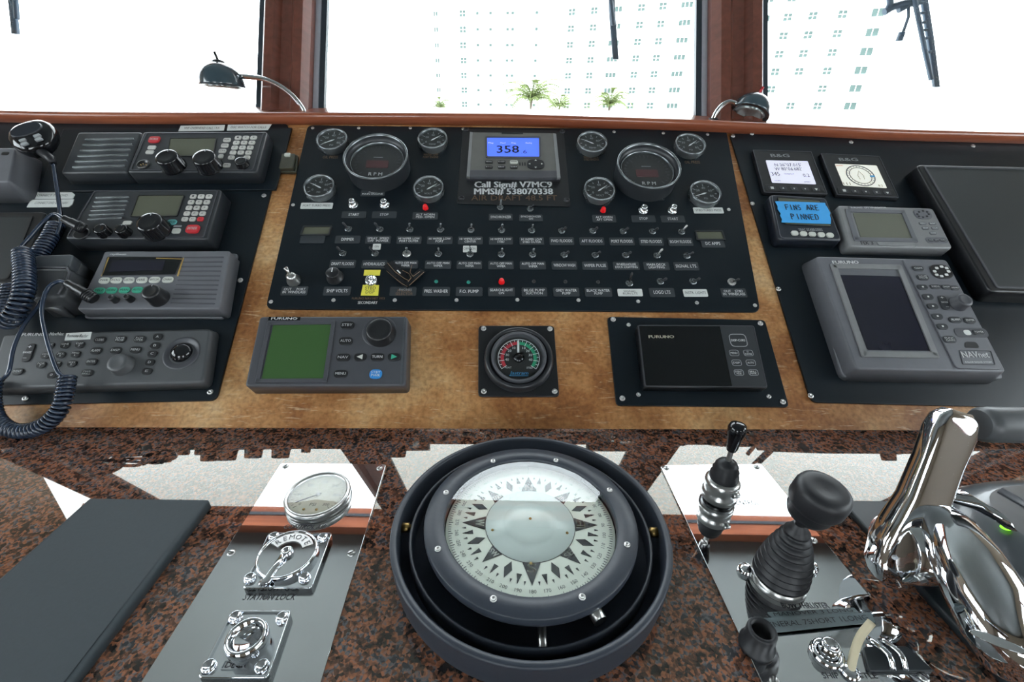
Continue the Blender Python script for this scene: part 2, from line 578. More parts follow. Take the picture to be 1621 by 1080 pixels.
def finish_texts():
    bpy.context.view_layer.update()
    dg = bpy.context.evaluated_depsgraph_get()
    for o, w, bo in TEXTS:
        me = bpy.data.meshes.new_from_object(o.evaluated_get(dg))
        if w and len(me.vertices):
            xs = [v.co.x for v in me.vertices]
            k = w / max(1e-6, max(xs) - min(xs))
            mid = (max(xs) + min(xs)) / 2
            for v in me.vertices:
                v.co.x = (v.co.x - mid) * k
        if bo:                                   # heavier strokes: the letters struck three times, a hair apart
            vs = [v.co.copy() for v in me.vertices]; fs = [tuple(p.vertices) for p in me.polygons]; mt = me.materials[0]; k = len(vs)
            m2 = bpy.data.meshes.new('lettering')
            m2.from_pydata([(v.x + d * bo, v.y + abs(d) * bo * 0.5, v.z) for d in (-1, 0, 1) for v in vs], [], [tuple(i + j * k for i in f) for j in range(3) for f in fs])
            m2.materials.append(mt); bpy.data.meshes.remove(me); me = m2
        n = link(bpy.data.objects.new(o.name, me), o.parent)
        n.location = o.location; n.rotation_euler = o.rotation_euler
        nm = o.name
        c = o.data
        bpy.data.objects.remove(o)
        bpy.data.curves.remove(c)
        n.name = nm


def fitcirc(fr, x0, x1, y0, y1, h):
    """circle lying on plane h of the frame whose picture spans these pixels"""
    u, v = fr.pix((x0 + x1) / 2, (y0 + y1) / 2, h)
    a, b = fr.pix(x0, (y0 + y1) / 2, h), fr.pix(x1, (y0 + y1) / 2, h)
    r = math.hypot(a[0] - b[0], a[1] - b[1]) / 2
    for _ in range(12):
        pts = [proj(fr.P(u + r * math.cos(t * math.pi / 24), v + r * math.sin(t * math.pi / 24), h)) for t in range(48)]
        X0, X1 = min(p[0] for p in pts), max(p[0] for p in pts)
        Y0, Y1 = min(p[1] for p in pts), max(p[1] for p in pts)
        k = 2 * r / (X1 - X0)
        u += ((x0 + x1) - (X0 + X1)) / 2 * k
        v -= ((y0 + y1) - (Y0 + Y1)) / 2 * k * (X1 - X0) / (Y1 - Y0) * 0.8
        r *= (x1 - x0) / (X1 - X0)
    return u, v, r


def solo(name, label, cat, fr, mb, m, u=0, v=0, h=0, group=None, kind=None):
    o = link(bpy.data.objects.new(name, mb.mesh(name, m, (u, v, h))))
    o.matrix_world = fr.M(u, v, h)
    if label: o['label'] = label
    if cat: o['category'] = cat
    if group: o['group'] = group
    if kind: o['kind'] = kind
    return o


def cross_section_x(mb, prof, x0, x1):
    """prism along world x; prof = (y, z) list"""
    a = mb.ring([(x0, y, z) for y, z in prof]); b = mb.ring([(x1, y, z) for y, z in prof])
    mb.bridge(a, b); mb.face(list(reversed(a))); mb.face(b)
    return mb


def struct(name, mb, m, label=None, fr=TOP):
    return solo(name, label or name, None, fr, mb, m, kind='structure')


# ------------------------------------------------------------------ the room
LX, RX, BY = -2.3, 2.3, -2.4
CEIL = 1.62
FLOORZ = -0.95
struct('floor', MB().prism([(LX, BY), (RX, BY), (RX, 1.6), (LX, 1.6)], FLOORZ - 0.05, FLOORZ), 'cabin_floor', 'brown wheelhouse floor')
struct('ceiling', MB().prism([(LX, BY), (RX, BY), (RX, 1.85), (LX, 1.85)], CEIL, CEIL + 0.05), 'ceiling_vinyl', 'grey wheelhouse ceiling')


def wall_x(name, x0, x1, label):
    """side wall with one long window opening"""
    mb = MB()
    y0, y1, z0, z1 = -1.3, 0.6, 0.45, 1.2
    for a, b, c, d in ((BY, 1.7, FLOORZ, z0), (BY, 1.7, z1, CEIL), (BY, y0, z0, z1), (y1, 1.7, z0, z1)):
        mb.prism([(x0, a), (x1, a), (x1, b), (x0, b)], c, d)
    struct(name, mb, 'cabin_wall', label)
    return y0, y1, z0, z1


SW = wall_x('wall_left', LX - 0.08, LX, 'left cabin wall with a long window opening')
wall_x('wall_right', RX, RX + 0.08, 'right cabin wall with a long window opening')
mb = MB()
for a, b, c, d in ((LX, -1.5, FLOORZ, CEIL), (-0.6, 0.6, FLOORZ, CEIL), (1.5, RX, FLOORZ, CEIL), (-1.5, -0.6, 1.05, CEIL), (0.6, 1.5, 1.05, CEIL), (-1.5, -0.6, FLOORZ, 0.1), (0.6, 1.5, FLOORZ, 0.1)):
    mb.prism([(a, BY - 0.08), (b, BY - 0.08), (b, BY), (a, BY)], c, d)
struct('wall_back', mb, 'cabin_wall', 'back cabin wall with two window openings')
for i, x in enumerate((LX - 0.04, RX + 0.04)):
    t = Thing('window_%d' % (4 + i), 'long side window', None, kind='structure')
    mb = MB()
    for y in (SW[0], (SW[0] + SW[1]) / 2, SW[1]):
        mb.prism([(x - 0.03, y - 0.04), (x + 0.03, y - 0.04), (x + 0.03, y + 0.04), (x - 0.03, y + 0.04)], SW[2] - 0.02, SW[3] + 0.02)
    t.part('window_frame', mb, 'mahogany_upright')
    t.part('pane', MB().prism([(x - 0.003, SW[0]), (x + 0.003, SW[0]), (x + 0.003, SW[1]), (x - 0.003, SW[1])], SW[2], SW[3]), 'window_glass')

# windshield wall: posts, header, sill, panes --- on the raked plane SHIELD (u = x, v up the rake, h towards the cabin)
VT = 1.16


def su(x, y, h):
    return SHIELD.pix(x, y, h)[0]


P1 = (su(403, 178, 0.03) + 0.014, su(497, 178, 0.03) - 0.014)       # left post
P2 = (su(1124, 188, 0.03) + 0.002, su(1201, 188, 0.03) + 0.01)     # right post


def post(name, u0, u1, label):
    mb = MB()
    w = u1 - u0
    # a stepped, rounded moulding: two outer cheeks and a recessed hollow
    prof = [(u0, -0.03), (u0, 0.03), (u0 + 0.12 * w, 0.05), (u0 + 0.3 * w, 0.05), (u0 + 0.4 * w, 0.034), (u0 + 0.62 * w, 0.034), (u0 + 0.72 * w, 0.05), (u0 + 0.9 * w, 0.05), (u1, 0.03), (u1, -0.03)]
    a = mb.ring([(x, -0.06, h) for x, h in prof]); b = mb.ring([(x, VT + 0.05, h) for x, h in prof])
    mb.bridge(a, b); mb.face(a); mb.face(list(reversed(b)))
    return struct(name, mb, 'mahogany_upright', label, SHIELD)


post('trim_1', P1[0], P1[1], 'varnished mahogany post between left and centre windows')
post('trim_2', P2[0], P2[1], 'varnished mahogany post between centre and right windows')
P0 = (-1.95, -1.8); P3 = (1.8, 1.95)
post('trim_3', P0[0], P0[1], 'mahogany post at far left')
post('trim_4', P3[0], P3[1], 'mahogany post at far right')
struct('trim_5', MB().prism(rquad([(-2.3, VT), (2.3, VT), (2.3, VT + 0.14), (-2.3, VT + 0.14)], 0.01), -0.04, 0.06), 'mahogany', 'mahogany header rail above the windshield', SHIELD)
struct('wall_front', MB().prism([(-2.3, VT + 0.1), (2.3, VT + 0.1), (2.3, VT + 0.35), (-2.3, VT + 0.35)], -0.06, -0.03), 'cabin_wall', 'narrow front wall above the windshield', SHIELD)


def win(n, u0, u1, label, edge=True):
    t = Thing('window_%d' % n, label, None, SHIELD, u0, 0, kind='structure')
    q = [(u0, -0.05), (u1, -0.05), (u1, VT + 0.02), (u0, VT + 0.02)]
    t.part('pane', MB().prism(q, -0.006, -0.002), 'window_glass')
    t.part('window_frame', MB().frame(q, inset(ccw(q), 0.013), -0.010, 0.008), 'frame_alu')
    q2 = inset(ccw(q), 0.0125)
    t.part('gasket', MB().frame(q2, inset(q2, 0.014), -0.009, 0.005), 'gasket')
    return t


win(1, P0[1], P1[0], 'left windshield pane of the wheelhouse')
win(2, P1[1], P2[0], 'centre windshield pane in a pale metal frame')
win(3, P2[1], P3[0], 'right windshield pane of the wheelhouse')

# ------------------------------------------------------------------ helm console: cabinet, granite, leather slope
struct('wall_bow', MB().prism([(LX, 1.26), (RX, 1.26), (RX, 1.32), (LX, 1.32)], FLOORZ, 0.40), 'cabin_wall', 'low front wall behind the dashboard')
dk = Thing('helm_cabinet', 'dark wooden helm cabinet carrying the granite counter', 'cabinet', TOP, 0, 0.6, FLOORZ)
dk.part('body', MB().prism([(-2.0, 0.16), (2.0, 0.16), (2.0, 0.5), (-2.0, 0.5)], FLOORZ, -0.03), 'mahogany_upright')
solo('countertop', 'polished red-brown and black granite counter below the dashboard', 'countertop', TOP, MB().prism(rquad([(-2.1, 0.06), (2.1, 0.06), (2.1, 0.6), (-2.1, 0.6)], 0.01), -0.03, 0, bevel=0.004), 'granite', 0, 0.4)
DT = 0.772
dash = Thing('dashboard', 'sloping dashboard covered in scuffed tan leather behind the granite', 'dashboard', DASH, 0, 0)
bot = [DASH.pix(x, y, 0) for x, y in ((-60, 691), (101, 685), (400, 680.5), (815, 678.5), (1250, 680), (1621, 684.5), (1760, 687))]
topr = [DASH.pix(x, y, 0) for x, y in ((-60, 187), (250, 189), (500, 189.5), (800, 191), (1000, 197), (1200, 205), (1400, 214), (1621, 221))]
poly = [(-1.9, bot[0][1] - 0.02)] + bot + [(1.9, bot[-1][1] - 0.02), (1.9, topr[-1][1] - 0.04)] + topr[::-1] + [(-1.9, topr[0][1] - 0.01)]
mb = MB(); mb.prism(poly, -0.014, 0)
dash.part('leather_face', mb, 'tan_leather')
# wooden sill: the rounded nosing along the head of the dashboard and the shelf behind it
rp = [(-60, 185), (0, 185), (100, 187), (250, 188), (400, 188), (500, 188), (650, 188.5), (800, 190), (900, 193), (1000, 196), (1100, 199.5), (1200, 204), (1300, 208.5), (1400, 213.5), (1500, 216.5), (1621, 219.5), (1700, 222)]
pts = []
for x, y in rp:
    u, v = DASH.pix(x, y, 0.012)
    pts.append(DASH.P(u, v, 0.012))
pts = [pts[0] + (pts[0] - pts[1]) * 8] + pts + [pts[-1] + (pts[-1] - pts[-2]) * 6]
rail = spline(pts, 3)
mb = MB()
secs = []
for i, p in enumerate(rail):
    secs.append((p, (DASH.Y * 0.0085), (DASH.N * 0.014)))
mb.loft(secs, 14, 2.3)
sillt = Thing('trim_6', 'rounded mahogany nosing and shelf below the windshield', None, TOP, 0, 1.18, 0.45, kind='structure')
sillt.part('nosing', mb, 'mahogany')
mb = MB()
n = len(rail)
for k in range(n - 1):
    a, b = rail[k], rail[k + 1]
    za = a.z + 0.004; zb = b.z + 0.004
    i = mb.ring([(a.x, a.y, za), (b.x, b.y, zb), (b.x, 1.3, 0.466), (a.x, 1.3, 0.466)])
    mb.face(i)
    i = mb.ring([(a.x, a.y, za - 0.02), (b.x, b.y, zb - 0.02), (b.x, 1.3, 0.44), (a.x, 1.3, 0.44)])
    mb.face(list(reversed(i)))
sillt.part('shelf', mb, 'mahogany')

# ------------------------------------------------------------------ shared small hardware
def mesh_of(name, mb, m):
    return mb.mesh(name, m)


SCREW = mesh_of('screw', MB().lathe([(0.0036, 0), (0.0036, 0.0008), (0.0028, 0.0017), (0.0012, 0.0019), (0.0010, 0.0010), (0, 0.0009)], seg=14), 'steel_satin')
SCREW_B = mesh_of('screw', MB().lathe([(0.0046, 0), (0.0046, 0.001), (0.0036, 0.0022), (0.0014, 0.0025), (0.0012, 0.0012), (0, 0.0011)], seg=16), 'steel_satin')


def screws(t, pts, h, me=None):
    for x, y in pts:
        u, v = t.px(x, y, h)
        t.inst('screw', me or SCREW, u, v, h, rz=random.random() * 3)


def panel(name, label, quad, h, r=0.012, m='panel_black', cat='panel', fr=DASH):
    q = [fr.pix(x, y, h) for x, y in quad]
    cu, cv = sum(p[0] for p in q) / 4, sum(p[1] for p in q) / 4
    t = Thing(name, label, cat, fr, cu, cv)
    t.part('plate', MB().prism(rquad(q, r, 4), 0.0001, h, bevel=0.0008), m)
    return t


PH = 0.004
left = panel('instrument_board', 'black instrument panel with radios at the left of the dashboard', [(-330, 186), (457, 196), (342, 634), (-330, 648)], PH)
left.part('backing_ledge', MB().prism([left.px(x, y, PH + 0.004) for x, y in ((100, 204), (462, 202), (436, 300), (60, 303))], PH, PH + 0.004, bevel=0.001), 'panel_black')
screws(left, [(418, 310), (380.6, 444), (333, 621), (40.6, 631), (449, 211)], PH, SCREW_B)
right = panel('instrument_board', 'black instrument panel with navigation screens at the right of the dashboard', [(1155, 211), (1900, 236), (1900, 652), (1285, 637)], PH)
screws(right, [(1160, 215.6), (1347, 225.4), (1540, 231.5), (1191, 322.8), (1232, 458), (1283, 627), (1190, 212)], PH, SCREW_B)
sw = panel('switch_panel', 'black centre switch panel with rows of toggle switches under engine gauges', [(487, 198), (1150, 206), (1204, 494), (420, 489)], PH, r=0.014)
screws(sw, [(495, 203), (568, 203), (649.5, 203), (733, 204.5), (972, 209), (1050, 211), (1120, 213), (464, 324.6), (1153.5, 332), (429, 478), (528, 475.5), (625, 475.5), (722.7, 475.5), (819, 475), (915.7, 475.5), (1010, 477.4), (1103, 479.6), (1195, 483.7)], PH)

# ------------------------------------------------------------------ switch panel hardware
NUT = mesh_of('toggle_switch', MB().lathe([(0.0068, 0), (0.0068, 0.0016), (0.0060, 0.0022), (0.0046, 0.0022), (0.0040, 0.0050), (0.0028, 0.0052), (0.0022, 0.0035), (0, 0.0035)], seg=12, smooth=False), 'bezel_grey')
NUT_B = mesh_of('toggle_switch', MB().lathe([(0.0078, 0), (0.0078, 0.0020), (0.0070, 0.0028), (0.0052, 0.0028), (0.0046, 0.0060), (0.0030, 0.0062), (0.0024, 0.0035), (0, 0.0035)], seg=12, smooth=False), 'steel_satin')


def lever_mesh(dx, dy, m, L=0.017):
    d = Vector((dx, dy, 1)).normalized()
    return mesh_of('lever', MB().tube([d * 0.003, d * (0.4 * L), d * (0.85 * L), d * L], [0.0013, 0.0015, 0.0024, 0.0014], 8), m)


LEV = {
    'up': lever_mesh(0.15, 0.5, 'bezel_grey'), 'mid': lever_mesh(0.1, 0.15, 'bezel_grey'),
    'dn': lever_mesh(0.45, -0.2, 'case_dark'), 'left': lever_mesh(-0.5, 0.25, 'case_dark'), 'bright': lever_mesh(0.5, 0.35, 'steel_satin'), 'blk': lever_mesh(0.1, 0.6, 'plastic_black', 0.022)}


def toggle(x, y, pos='mid', big=False, t=sw):
    u, v = t.px(x, y, PH)
    o = t.inst('toggle_switch', NUT_B if big else NUT, u, v, PH)
    c = link(bpy.data.objects.new('lever', LEV[pos]), o)
    return o


def plate_label(t, x0, x1, y0, y1, body, m='plate_grey', tm='print_white', h=PH, scale=0.86, name='name_plate', th=0.001):
    x, y = (x0 + x1) / 2, (y0 + y1) / 2
    o = t.part(name, MB().prism(t.pr(x, y, x1 - x0, y1 - y0, h + th, 0.12), h, h + th), m)
    if body:
        ls = body.split('\n')
        mx = max(len(k) for k in ls)
        w = min((x1 - x0) * scale, mx * 3.3)
        hh = (y1 - y0) * (0.36 if len(ls) == 1 else 0.6)
        t.tx(body, x, y, w, hh, h + th + 0.0003, tm, parent=o)
    return o


WH = lambda *a, **k: plate_label(sw, *a, m='label_white', tm='print_ink', name='paper_label', **k)
for a in ((541, 579, 334.6, 345.2, 'START'), (589, 627.5, 334.6, 345.2, 'STOP'), (653, 693, 336, 347.6, 'ALT HORN\nPED. OPEN'), (774, 811.6, 338.5, 349, 'SYNCHRONIZER'),
          (822, 859, 339.6, 350, 'SYNCHRONIZER\nON'), (938, 975, 340, 352, 'ALT HORN\nAFT OPEN'), (1000, 1037.5, 341, 351.6, 'STOP'), (1046.5, 1084, 341.4, 352, 'START'),
          (571, 609, 301, 310.5, 'PORT\nMAIN ENGINE'), (1014, 1051, 308, 317, 'STBD\nMAIN ENGINE'),
          (1110, 1147, 379.5, 392, 'DC AMPS'), (475, 514, 373, 385, '')):
    plate_label(sw, *a)
for x0, x1, s_ in ((530.6, 570, 'DIMMER'), (578.5, 618.5, 'SPRAY  SPEED\nOFF  POWER'), (628, 667, 'HI WIPER LOW\nPORT OUTER'), (676, 716, 'HI WIPER LOW\nPORT'), (725, 764, 'HI WIPER LOW\nCENTER'), (774, 812, 'HI WIPER LOW\nSTBD'),
                  (822.6, 861, 'HI WIPER LOW\nSTBD OUTER'), (870, 908.6, 'FWD FLOODS'), (917.6, 956.4, 'AFT FLOODS'), (965, 1004, 'PORT FLOODS'), (1012, 1050, 'STBD FLOODS'), (1058, 1096.7, 'BOOM FLOODS')):
    k = (x0 - 530) / 560 * 4
    plate_label(sw, x0, x1, 373 + k, 385.3 + k, s_)
for x0, x1, s_ in ((522, 562.7, 'DRAFT FLOODS'), (572.6, 612, 'HYDRAULICS'), (622, 661.5, 'AUTO OFF MAN\nWIPER'), (672.6, 713.9, 'AUTO OFF MAN\nWIPER'), (723, 763, 'AUTO OFF MAN\nWIPER'), (773, 813, 'AUTO OFF MAN\nWIPER'),
                  (823, 864, 'AUTO OFF MAN\nWIPER'), (873.6, 913.5, 'WINDOW WASH'), (922, 962, 'WIPER PULSE'), (971, 1012, 'WHEELHOUSE\nDECK LIGHTING'), (1019, 1059.5, 'MAIN DECK\nLIGHTING'), (1067, 1106, 'SIGNAL LTS.')):
    k = (x0 - 522) / 560 * 4
    plate_label(sw, x0, x1, 411.5 + k * 0.9, 424.2 + k, s_)
for x0, x1, s_ in ((445, 487, 'OUT     PORT\nIN  WINDLASS'), (512, 555, 'SHIP VOLTS'), (617, 658.7, ''), (669, 712, 'PRES. WASHER'), (721.7, 763.7, 'F.O. PUMP'), (772.7, 815, 'SEARCHLIGHT\nON'),
                  (826, 866, 'BILGE PUMP\nSUCTION'), (876, 917, 'GREY WATER\nPUMP'), (926, 968.6, 'BLACK WATER\nPUMP'), (1028, 1068, 'LOGO LTS'), (1141.5, 1181.7, 'OUT    STBD\nIN  WINDLASS')):
    k = (x0 - 445) / 690 * 3
    plate_label(sw, x0, x1, 453.3 + k, 467.5 + k, s_)
sw.tx('PHONES\nSELECTOR', 640, 463, 27, 9, PH + 0.0014, 'print_tan')
sw.tx('PHONES', 642, 459, 20, 3.6, PH + 0.0016, 'print_dim')
WH(476, 526.5, 321, 330.2, 'PORT TURBO PRESS'); WH(1098, 1145, 328.5, 337.6, 'STBD TURBO PRESS')
WH(590, 602.5, 386, 395, 'ON'); WH(733, 743, 389, 399, 'OFF'); WH(744.3, 754.6, 389, 399, 'ON')
WH(978, 1017, 457.5, 468.8, 'SIGNAL\nRUN LTS'); WH(1082, 1120, 458, 469.5, 'INSTR. LIGHTS')
sw.tx('SECONDARY', 582, 479.5, 31, 4.4, PH + 0.0004, 'print_white', bold=0.030)
sw.tx('FURUNO NAV-NET 1973', 583, 472.7, 52, 3.4, PH + 0.0004, 'print_tan')
for x, y, s_ in ((523, 249, 'OIL PRESS'), (682, 247, 'WATER TEMP\nPORT ENGINE'), (936, 251, 'WATER TEMP\nSTBD ENGINE'), (1096, 257, 'OIL PRESS')):
    sw.tx(s_, x, y, 24, 4 if '\n' not in s_ else 7, PH + 0.0004, 'print_tan')
for i, x in enumerate((552, 601.6, 649, 697.5, 745.7, 794, 841.6, 889, 938, 986, 1032.4, 1078.5)):
    toggle(x, 363 + i * 0.42, ('left', 'left', 'mid', 'mid', 'mid', 'mid', 'mid', 'dn', 'dn', 'dn', 'dn', 'bright')[i])
for i, x in enumerate((543, 594, 644, 694, 744, 793.5, 843, 893, 942, 990, 1039.7, 1087)):
    toggle(x, 401.5 + i * 0.35, ('left', 'left', 'mid', 'mid', 'mid', 'mid', 'mid', 'dn', 'dn', 'dn', 'bright', 'dn')[i], big=(i == 2))
for x, y, p in ((791.6, 329, 'up'), (839, 331.5, 'dn'), (996, 449, 'blk'), (1045, 446, 'dn'), (1096.7, 446, 'dn')):
    toggle(x, y, p)
toggle(1158, 447, 'dn', True)
BUT = mesh_of('push_button', MB().lathe([(0.0095, 0), (0.0095, 0.003), (0.0085, 0.004), (0.0065, 0.004), (0.0062, 0.013), (0.0052, 0.0145), (0.0042, 0.0145), (0.0040, 0.0135), (0, 0.0135)], seg=20), 'chrome')
for x, y in ((559.8, 325.5), (609.4, 325.5), (1017.5, 334.5), (1063.5, 334.5)):
    u, v = sw.px(x, y, PH); sw.inst('push_button', BUT, u, v, PH)
LAMP = {k: mesh_of('indicator_lamp', MB().lathe([(0.0056, 0), (0.0056, 0.002), (0.0048, 0.003), (0.0046, 0.007), (0.003, 0.0095), (0, 0.0103)], seg=14), k) for k in ('led_red', 'led_dark_green', 'lens_clear', 'panel_edge')}
for x, y, k in ((673.7, 330, 'led_red'), (954.5, 334, 'led_red'), (794, 447, 'led_red'), (690.6, 446, 'led_dark_green'), (741.7, 447, 'led_dark_green'), (845, 446, 'panel_edge'), (895, 446.5, 'panel_edge'), (946.6, 447, 'panel_edge')):
    u, v = sw.px(x, y, PH); sw.inst('indicator_lamp', LAMP[k], u, v, PH, sc=(1, 1, 1) if k == 'led_red' else (0.62, 0.62, 0.3))
# small LCD windows
for q in ([(482, 359.5), (523, 359.5), (520, 371), (478, 371)], [(1102.5, 367), (1142, 367), (1146, 378.5), (1105, 378.5)]):
    Q = [sw.px(x, y, PH + 0.001) for x, y in q]
    fr_ = sw.part('meter_window', MB().frame(rquad(inset(ccw(Q), -0.003), 0.002), rquad(Q, 0.001), PH, PH + 0.0022), 'panel_edge')
    sw.part('lcd', MB().prism(ccw(Q), PH, PH + 0.0008), 'lcd_olive', parent=fr_)
# windlass key switch, volts knob, phone selector key
KEY = MB().lathe([(0.0125, 0), (0.0125, 0.002), (0.0105, 0.008), (0.0085, 0.012), (0.0082, 0.016), (0.0045, 0.018), (0, 0.018)], seg=20)
u, v = sw.px(466, 445, PH); o = sw.inst('selector_switch', mesh_of('selector_switch', KEY, 'steel_satin'), u, v, PH)
link(bpy.data.objects.new('lever', mesh_of('lever', MB().tube([(0, 0, 0.012), (-0.004, 0.006, 0.02), (-0.0065, 0.0095, 0.027)], [0.0035, 0.0025, 0.0038], 10), 'steel_satin')), o)
u, v = sw.px(531, 440, PH); o = sw.inst('selector_knob', mesh_of('selector_knob', MB().lathe([(0.015, 0), (0.015, 0.003), (0.0128, 0.004), (0.0118, 0.016), (0.0105, 0.0175), (0, 0.0175)], seg=24), 'plastic_black'), u, v, PH)
link(bpy.data.objects.new('pointer', mesh_of('pointer', MB().prism(rect(-0.001, 0.005, 0.0014, 0.009), 0.0172, 0.0179), 'print_white')), o)
u, v = sw.px(588, 446, PH); o = sw.inst('key_switch', mesh_of('key_switch', MB().lathe([(0.0115, 0), (0.0115, 0.002), (0.0095, 0.007), (0.008, 0.0072), (0.0075, 0.004), (0.004, 0.004), (0.0038, 0.0075), (0, 0.0075)], seg=18), 'chrome'), u, v, PH)
# call sign plate
Q = [sw.px(x, y, PH + 0.002) for x, y in ((733, 204), (892, 207), (903, 327), (723, 322))]
cpl = sw.part('sign_plate', MB().prism(rquad(Q, 0.006), PH, PH + 0.002, bevel=0.0005), 'plastic_black')
sw.tx('Call Sign# V7MC9', 812.5, 292.8, 122, 9.2, PH + 0.0024, 'print_white', parent=cpl, bold=0.05)
sw.tx('MMSI# 538070338', 813, 303.8, 124, 9.2, PH + 0.0024, 'print_white', parent=cpl, bold=0.05)
sw.tx('AIR DRAFT 48.5 FT', 814, 313.8, 136, 8, PH + 0.0024, 'print_tan', parent=cpl, bold=0.010)
for x, y in ((738, 205), (890, 208.5), (730.5, 314), (897, 317)):
    u, v = sw.px(x, y, PH + 0.002)
    sw.inst('screw', mesh_of('screw', MB().lathe([(0.006, 0), (0.006, 0.001), (0.005, 0.002), (0.0035, 0.002), (0.003, 0.0008), (0, 0.0008)], seg=16), 'bezel_black'), u, v, PH + 0.002)

# torn tape scraps hung across the phones selector: a loop of peeled clear tape with gilt edges
st = Thing('tape_loop', 'torn dark tape scraps with tan edges dangling above the phones selector plate', 'tape', DASH, *sw.px(645, 435, PH), PH)
def strip(name, pts, w, m, hs):
    mb = MB(); L = [Vector((*st.px(x, y, h), h)) for (x, y), h in zip(pts, hs)]
    for a, b in zip(L[:-1], L[1:]):
        d = (b - a).normalized(); n_ = Vector((-d.y, d.x, 0)) * w / 2; z = Vector((0, 0, 0.0006))
        i = mb.ring([a - n_, b - n_, b + n_, a + n_]); j = mb.ring([a - n_ + z, b - n_ + z, b + n_ + z, a + n_ + z])
        mb.bridge(i, j); mb.face(j); mb.face(list(reversed(i)))
    return st.part(name, mb, m)
strip('tape_strip', [(614, 417), (632, 436), (644, 449)], 0.020, 'plastic_gloss', [0.006, 0.010, 0.007])
strip('tape_strip', [(642, 452), (656, 440), (669, 428)], 0.014, 'plastic_gloss', [0.006, 0.012, 0.008])
for P_ in ([(613, 416), (625, 430), (640, 441), (648, 445)], [(612, 429), (622, 438), (636, 449), (645, 454)], [(652, 420), (649, 431), (654, 438), (665, 430)], [(646, 446), (651, 440), (647, 433), (637, 428)], [(648, 452), (660, 441), (671, 431)]):
    strip('tape_edge', P_, 0.0008, 'print_tan', [0.011, 0.013, 0.012, 0.009])
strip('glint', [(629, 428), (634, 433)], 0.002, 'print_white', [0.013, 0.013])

yt = solo('yellow_tape', 'small yellow tape strip above the key switch on the switch panel', 'tape', DASH, MB().prism([DASH.pix(x, y, PH + 0.001) for x, y in ((577, 427.5), (602.5, 427.5), (601, 436.2), (575.5, 436.2))], PH + 0.0003, PH + 0.0012), 'tape_yellow', *DASH.pix(589, 432, 0))
t = Thing('yellow_tape', 'larger yellow tape reading STBD DISP stuck below the key switch', 'tape', DASH, *DASH.pix(586, 460, 0))
t.part('tape', MB().prism([t.px(x, y, PH + 0.002) for x, y in ((574.5, 451), (600, 451.5), (598.5, 468), (571, 467.7))], PH + 0.0012, PH + 0.002), 'tape_yellow')
t.tx('STBD\nDISP', 586, 459.5, 17, 11, PH + 0.0022, 'brown_olive')

# ------------------------------------------------------------------ gauges
def gauge_small(ext, hh, label, top=False, lbl='PSI'):
    x0, x1, y0, y1 = ext
    u, v, r = fitcirc(DASH, x0, x1, y0, y1, hh)
    t = Thing('gauge', label, 'gauge', DASH, u, v, PH, group='small round engine gauges')
    t.part('bezel', MB().lathe([(r * 1.0, PH + 0.0002), (r * 1.03, PH + 0.004), (r, hh - 0.002), (r * 0.97, hh), (r * 0.92, hh), (r * 0.87, hh - 0.003), (r * 0.86, hh - 0.006)], u, v, 36), 'bezel_grey')
    d = t.part('dial', MB().lathe([(r * 0.87, hh - 0.0065), (0, hh - 0.0065)], u, v, 36, False), 'dial_black')
    mb = MB()
    for k in range(9):
        a = R(210 - k * 30); 
        L = 0.2 if k % 2 == 0 else 0.12
        mb.prism(rect(u + r * 0.72 * math.cos(a), v + r * 0.72 * math.sin(a), r * L, r * 0.035, a), hh - 0.0064, hh - 0.006)
    t.part('tick_marks', mb, 'print_dim', parent=d)
    for k, s_ in ((0, '0'), (2, '20'), (4, '40'), (6, '60'), (8, '80')):
        a = R(205 - k * 28.75)
        t.text(s_, u + r * 0.47 * math.cos(a), v + r * 0.47 * math.sin(a), hh - 0.006, r * 0.17, m='print_dim', parent=d)
    t.text(lbl, u, v - r * 0.42, hh - 0.006, r * 0.14, m='print_dim', parent=d)
    a = R(random.choice((150, 200, 40, 210)))
    t.part('needle', MB().prism([(u + r * 0.7 * math.cos(a), v + r * 0.7 * math.sin(a)), (u + r * 0.05 * math.cos(a + 1.57), v + r * 0.05 * math.sin(a + 1.57)), (u + r * 0.15 * math.cos(a + 3.14), v + r * 0.15 * math.sin(a + 3.14)), (u + r * 0.05 * math.cos(a - 1.57), v + r * 0.05 * math.sin(a - 1.57))], hh - 0.0054, hh - 0.0049), 'print_white')
    t.part('lens', MB().lathe([(r * 0.9, hh - 0.0035), (0, hh - 0.0035)], u, v, 36, False), 'gauge_glass')


GH = 0.02
for ext, lb, tx_ in (((499.5, 549.5, 203, 235), 'small round gauge in the top left corner of the switch panel', 'PSI'), ((660.5, 708, 203, 233), 'small round gauge right of the left tachometer, upper one', 'TEMP'),
                     ((479, 529, 276, 311), 'small round gauge above the PORT TURBO PRESS label', 'PSI'), ((653.5, 702, 276, 315), 'small round gauge above the left red lamp', 'VOLT'),
                     ((914, 962, 208, 239), 'small round gauge left of the right tachometer, upper one', 'TEMP'), ((1069.5, 1118, 211, 242.5), 'small round gauge in the top right corner of the switch panel', 'PSI'),
                     ((925, 975, 279, 317.5), 'small round gauge above the right red lamp', 'VOLT'), ((1092.5, 1142.5, 284.5, 322), 'small round gauge above the STBD TURBO PRESS label', 'PSI')):
    gauge_small(ext, GH, lb, lbl=tx_)


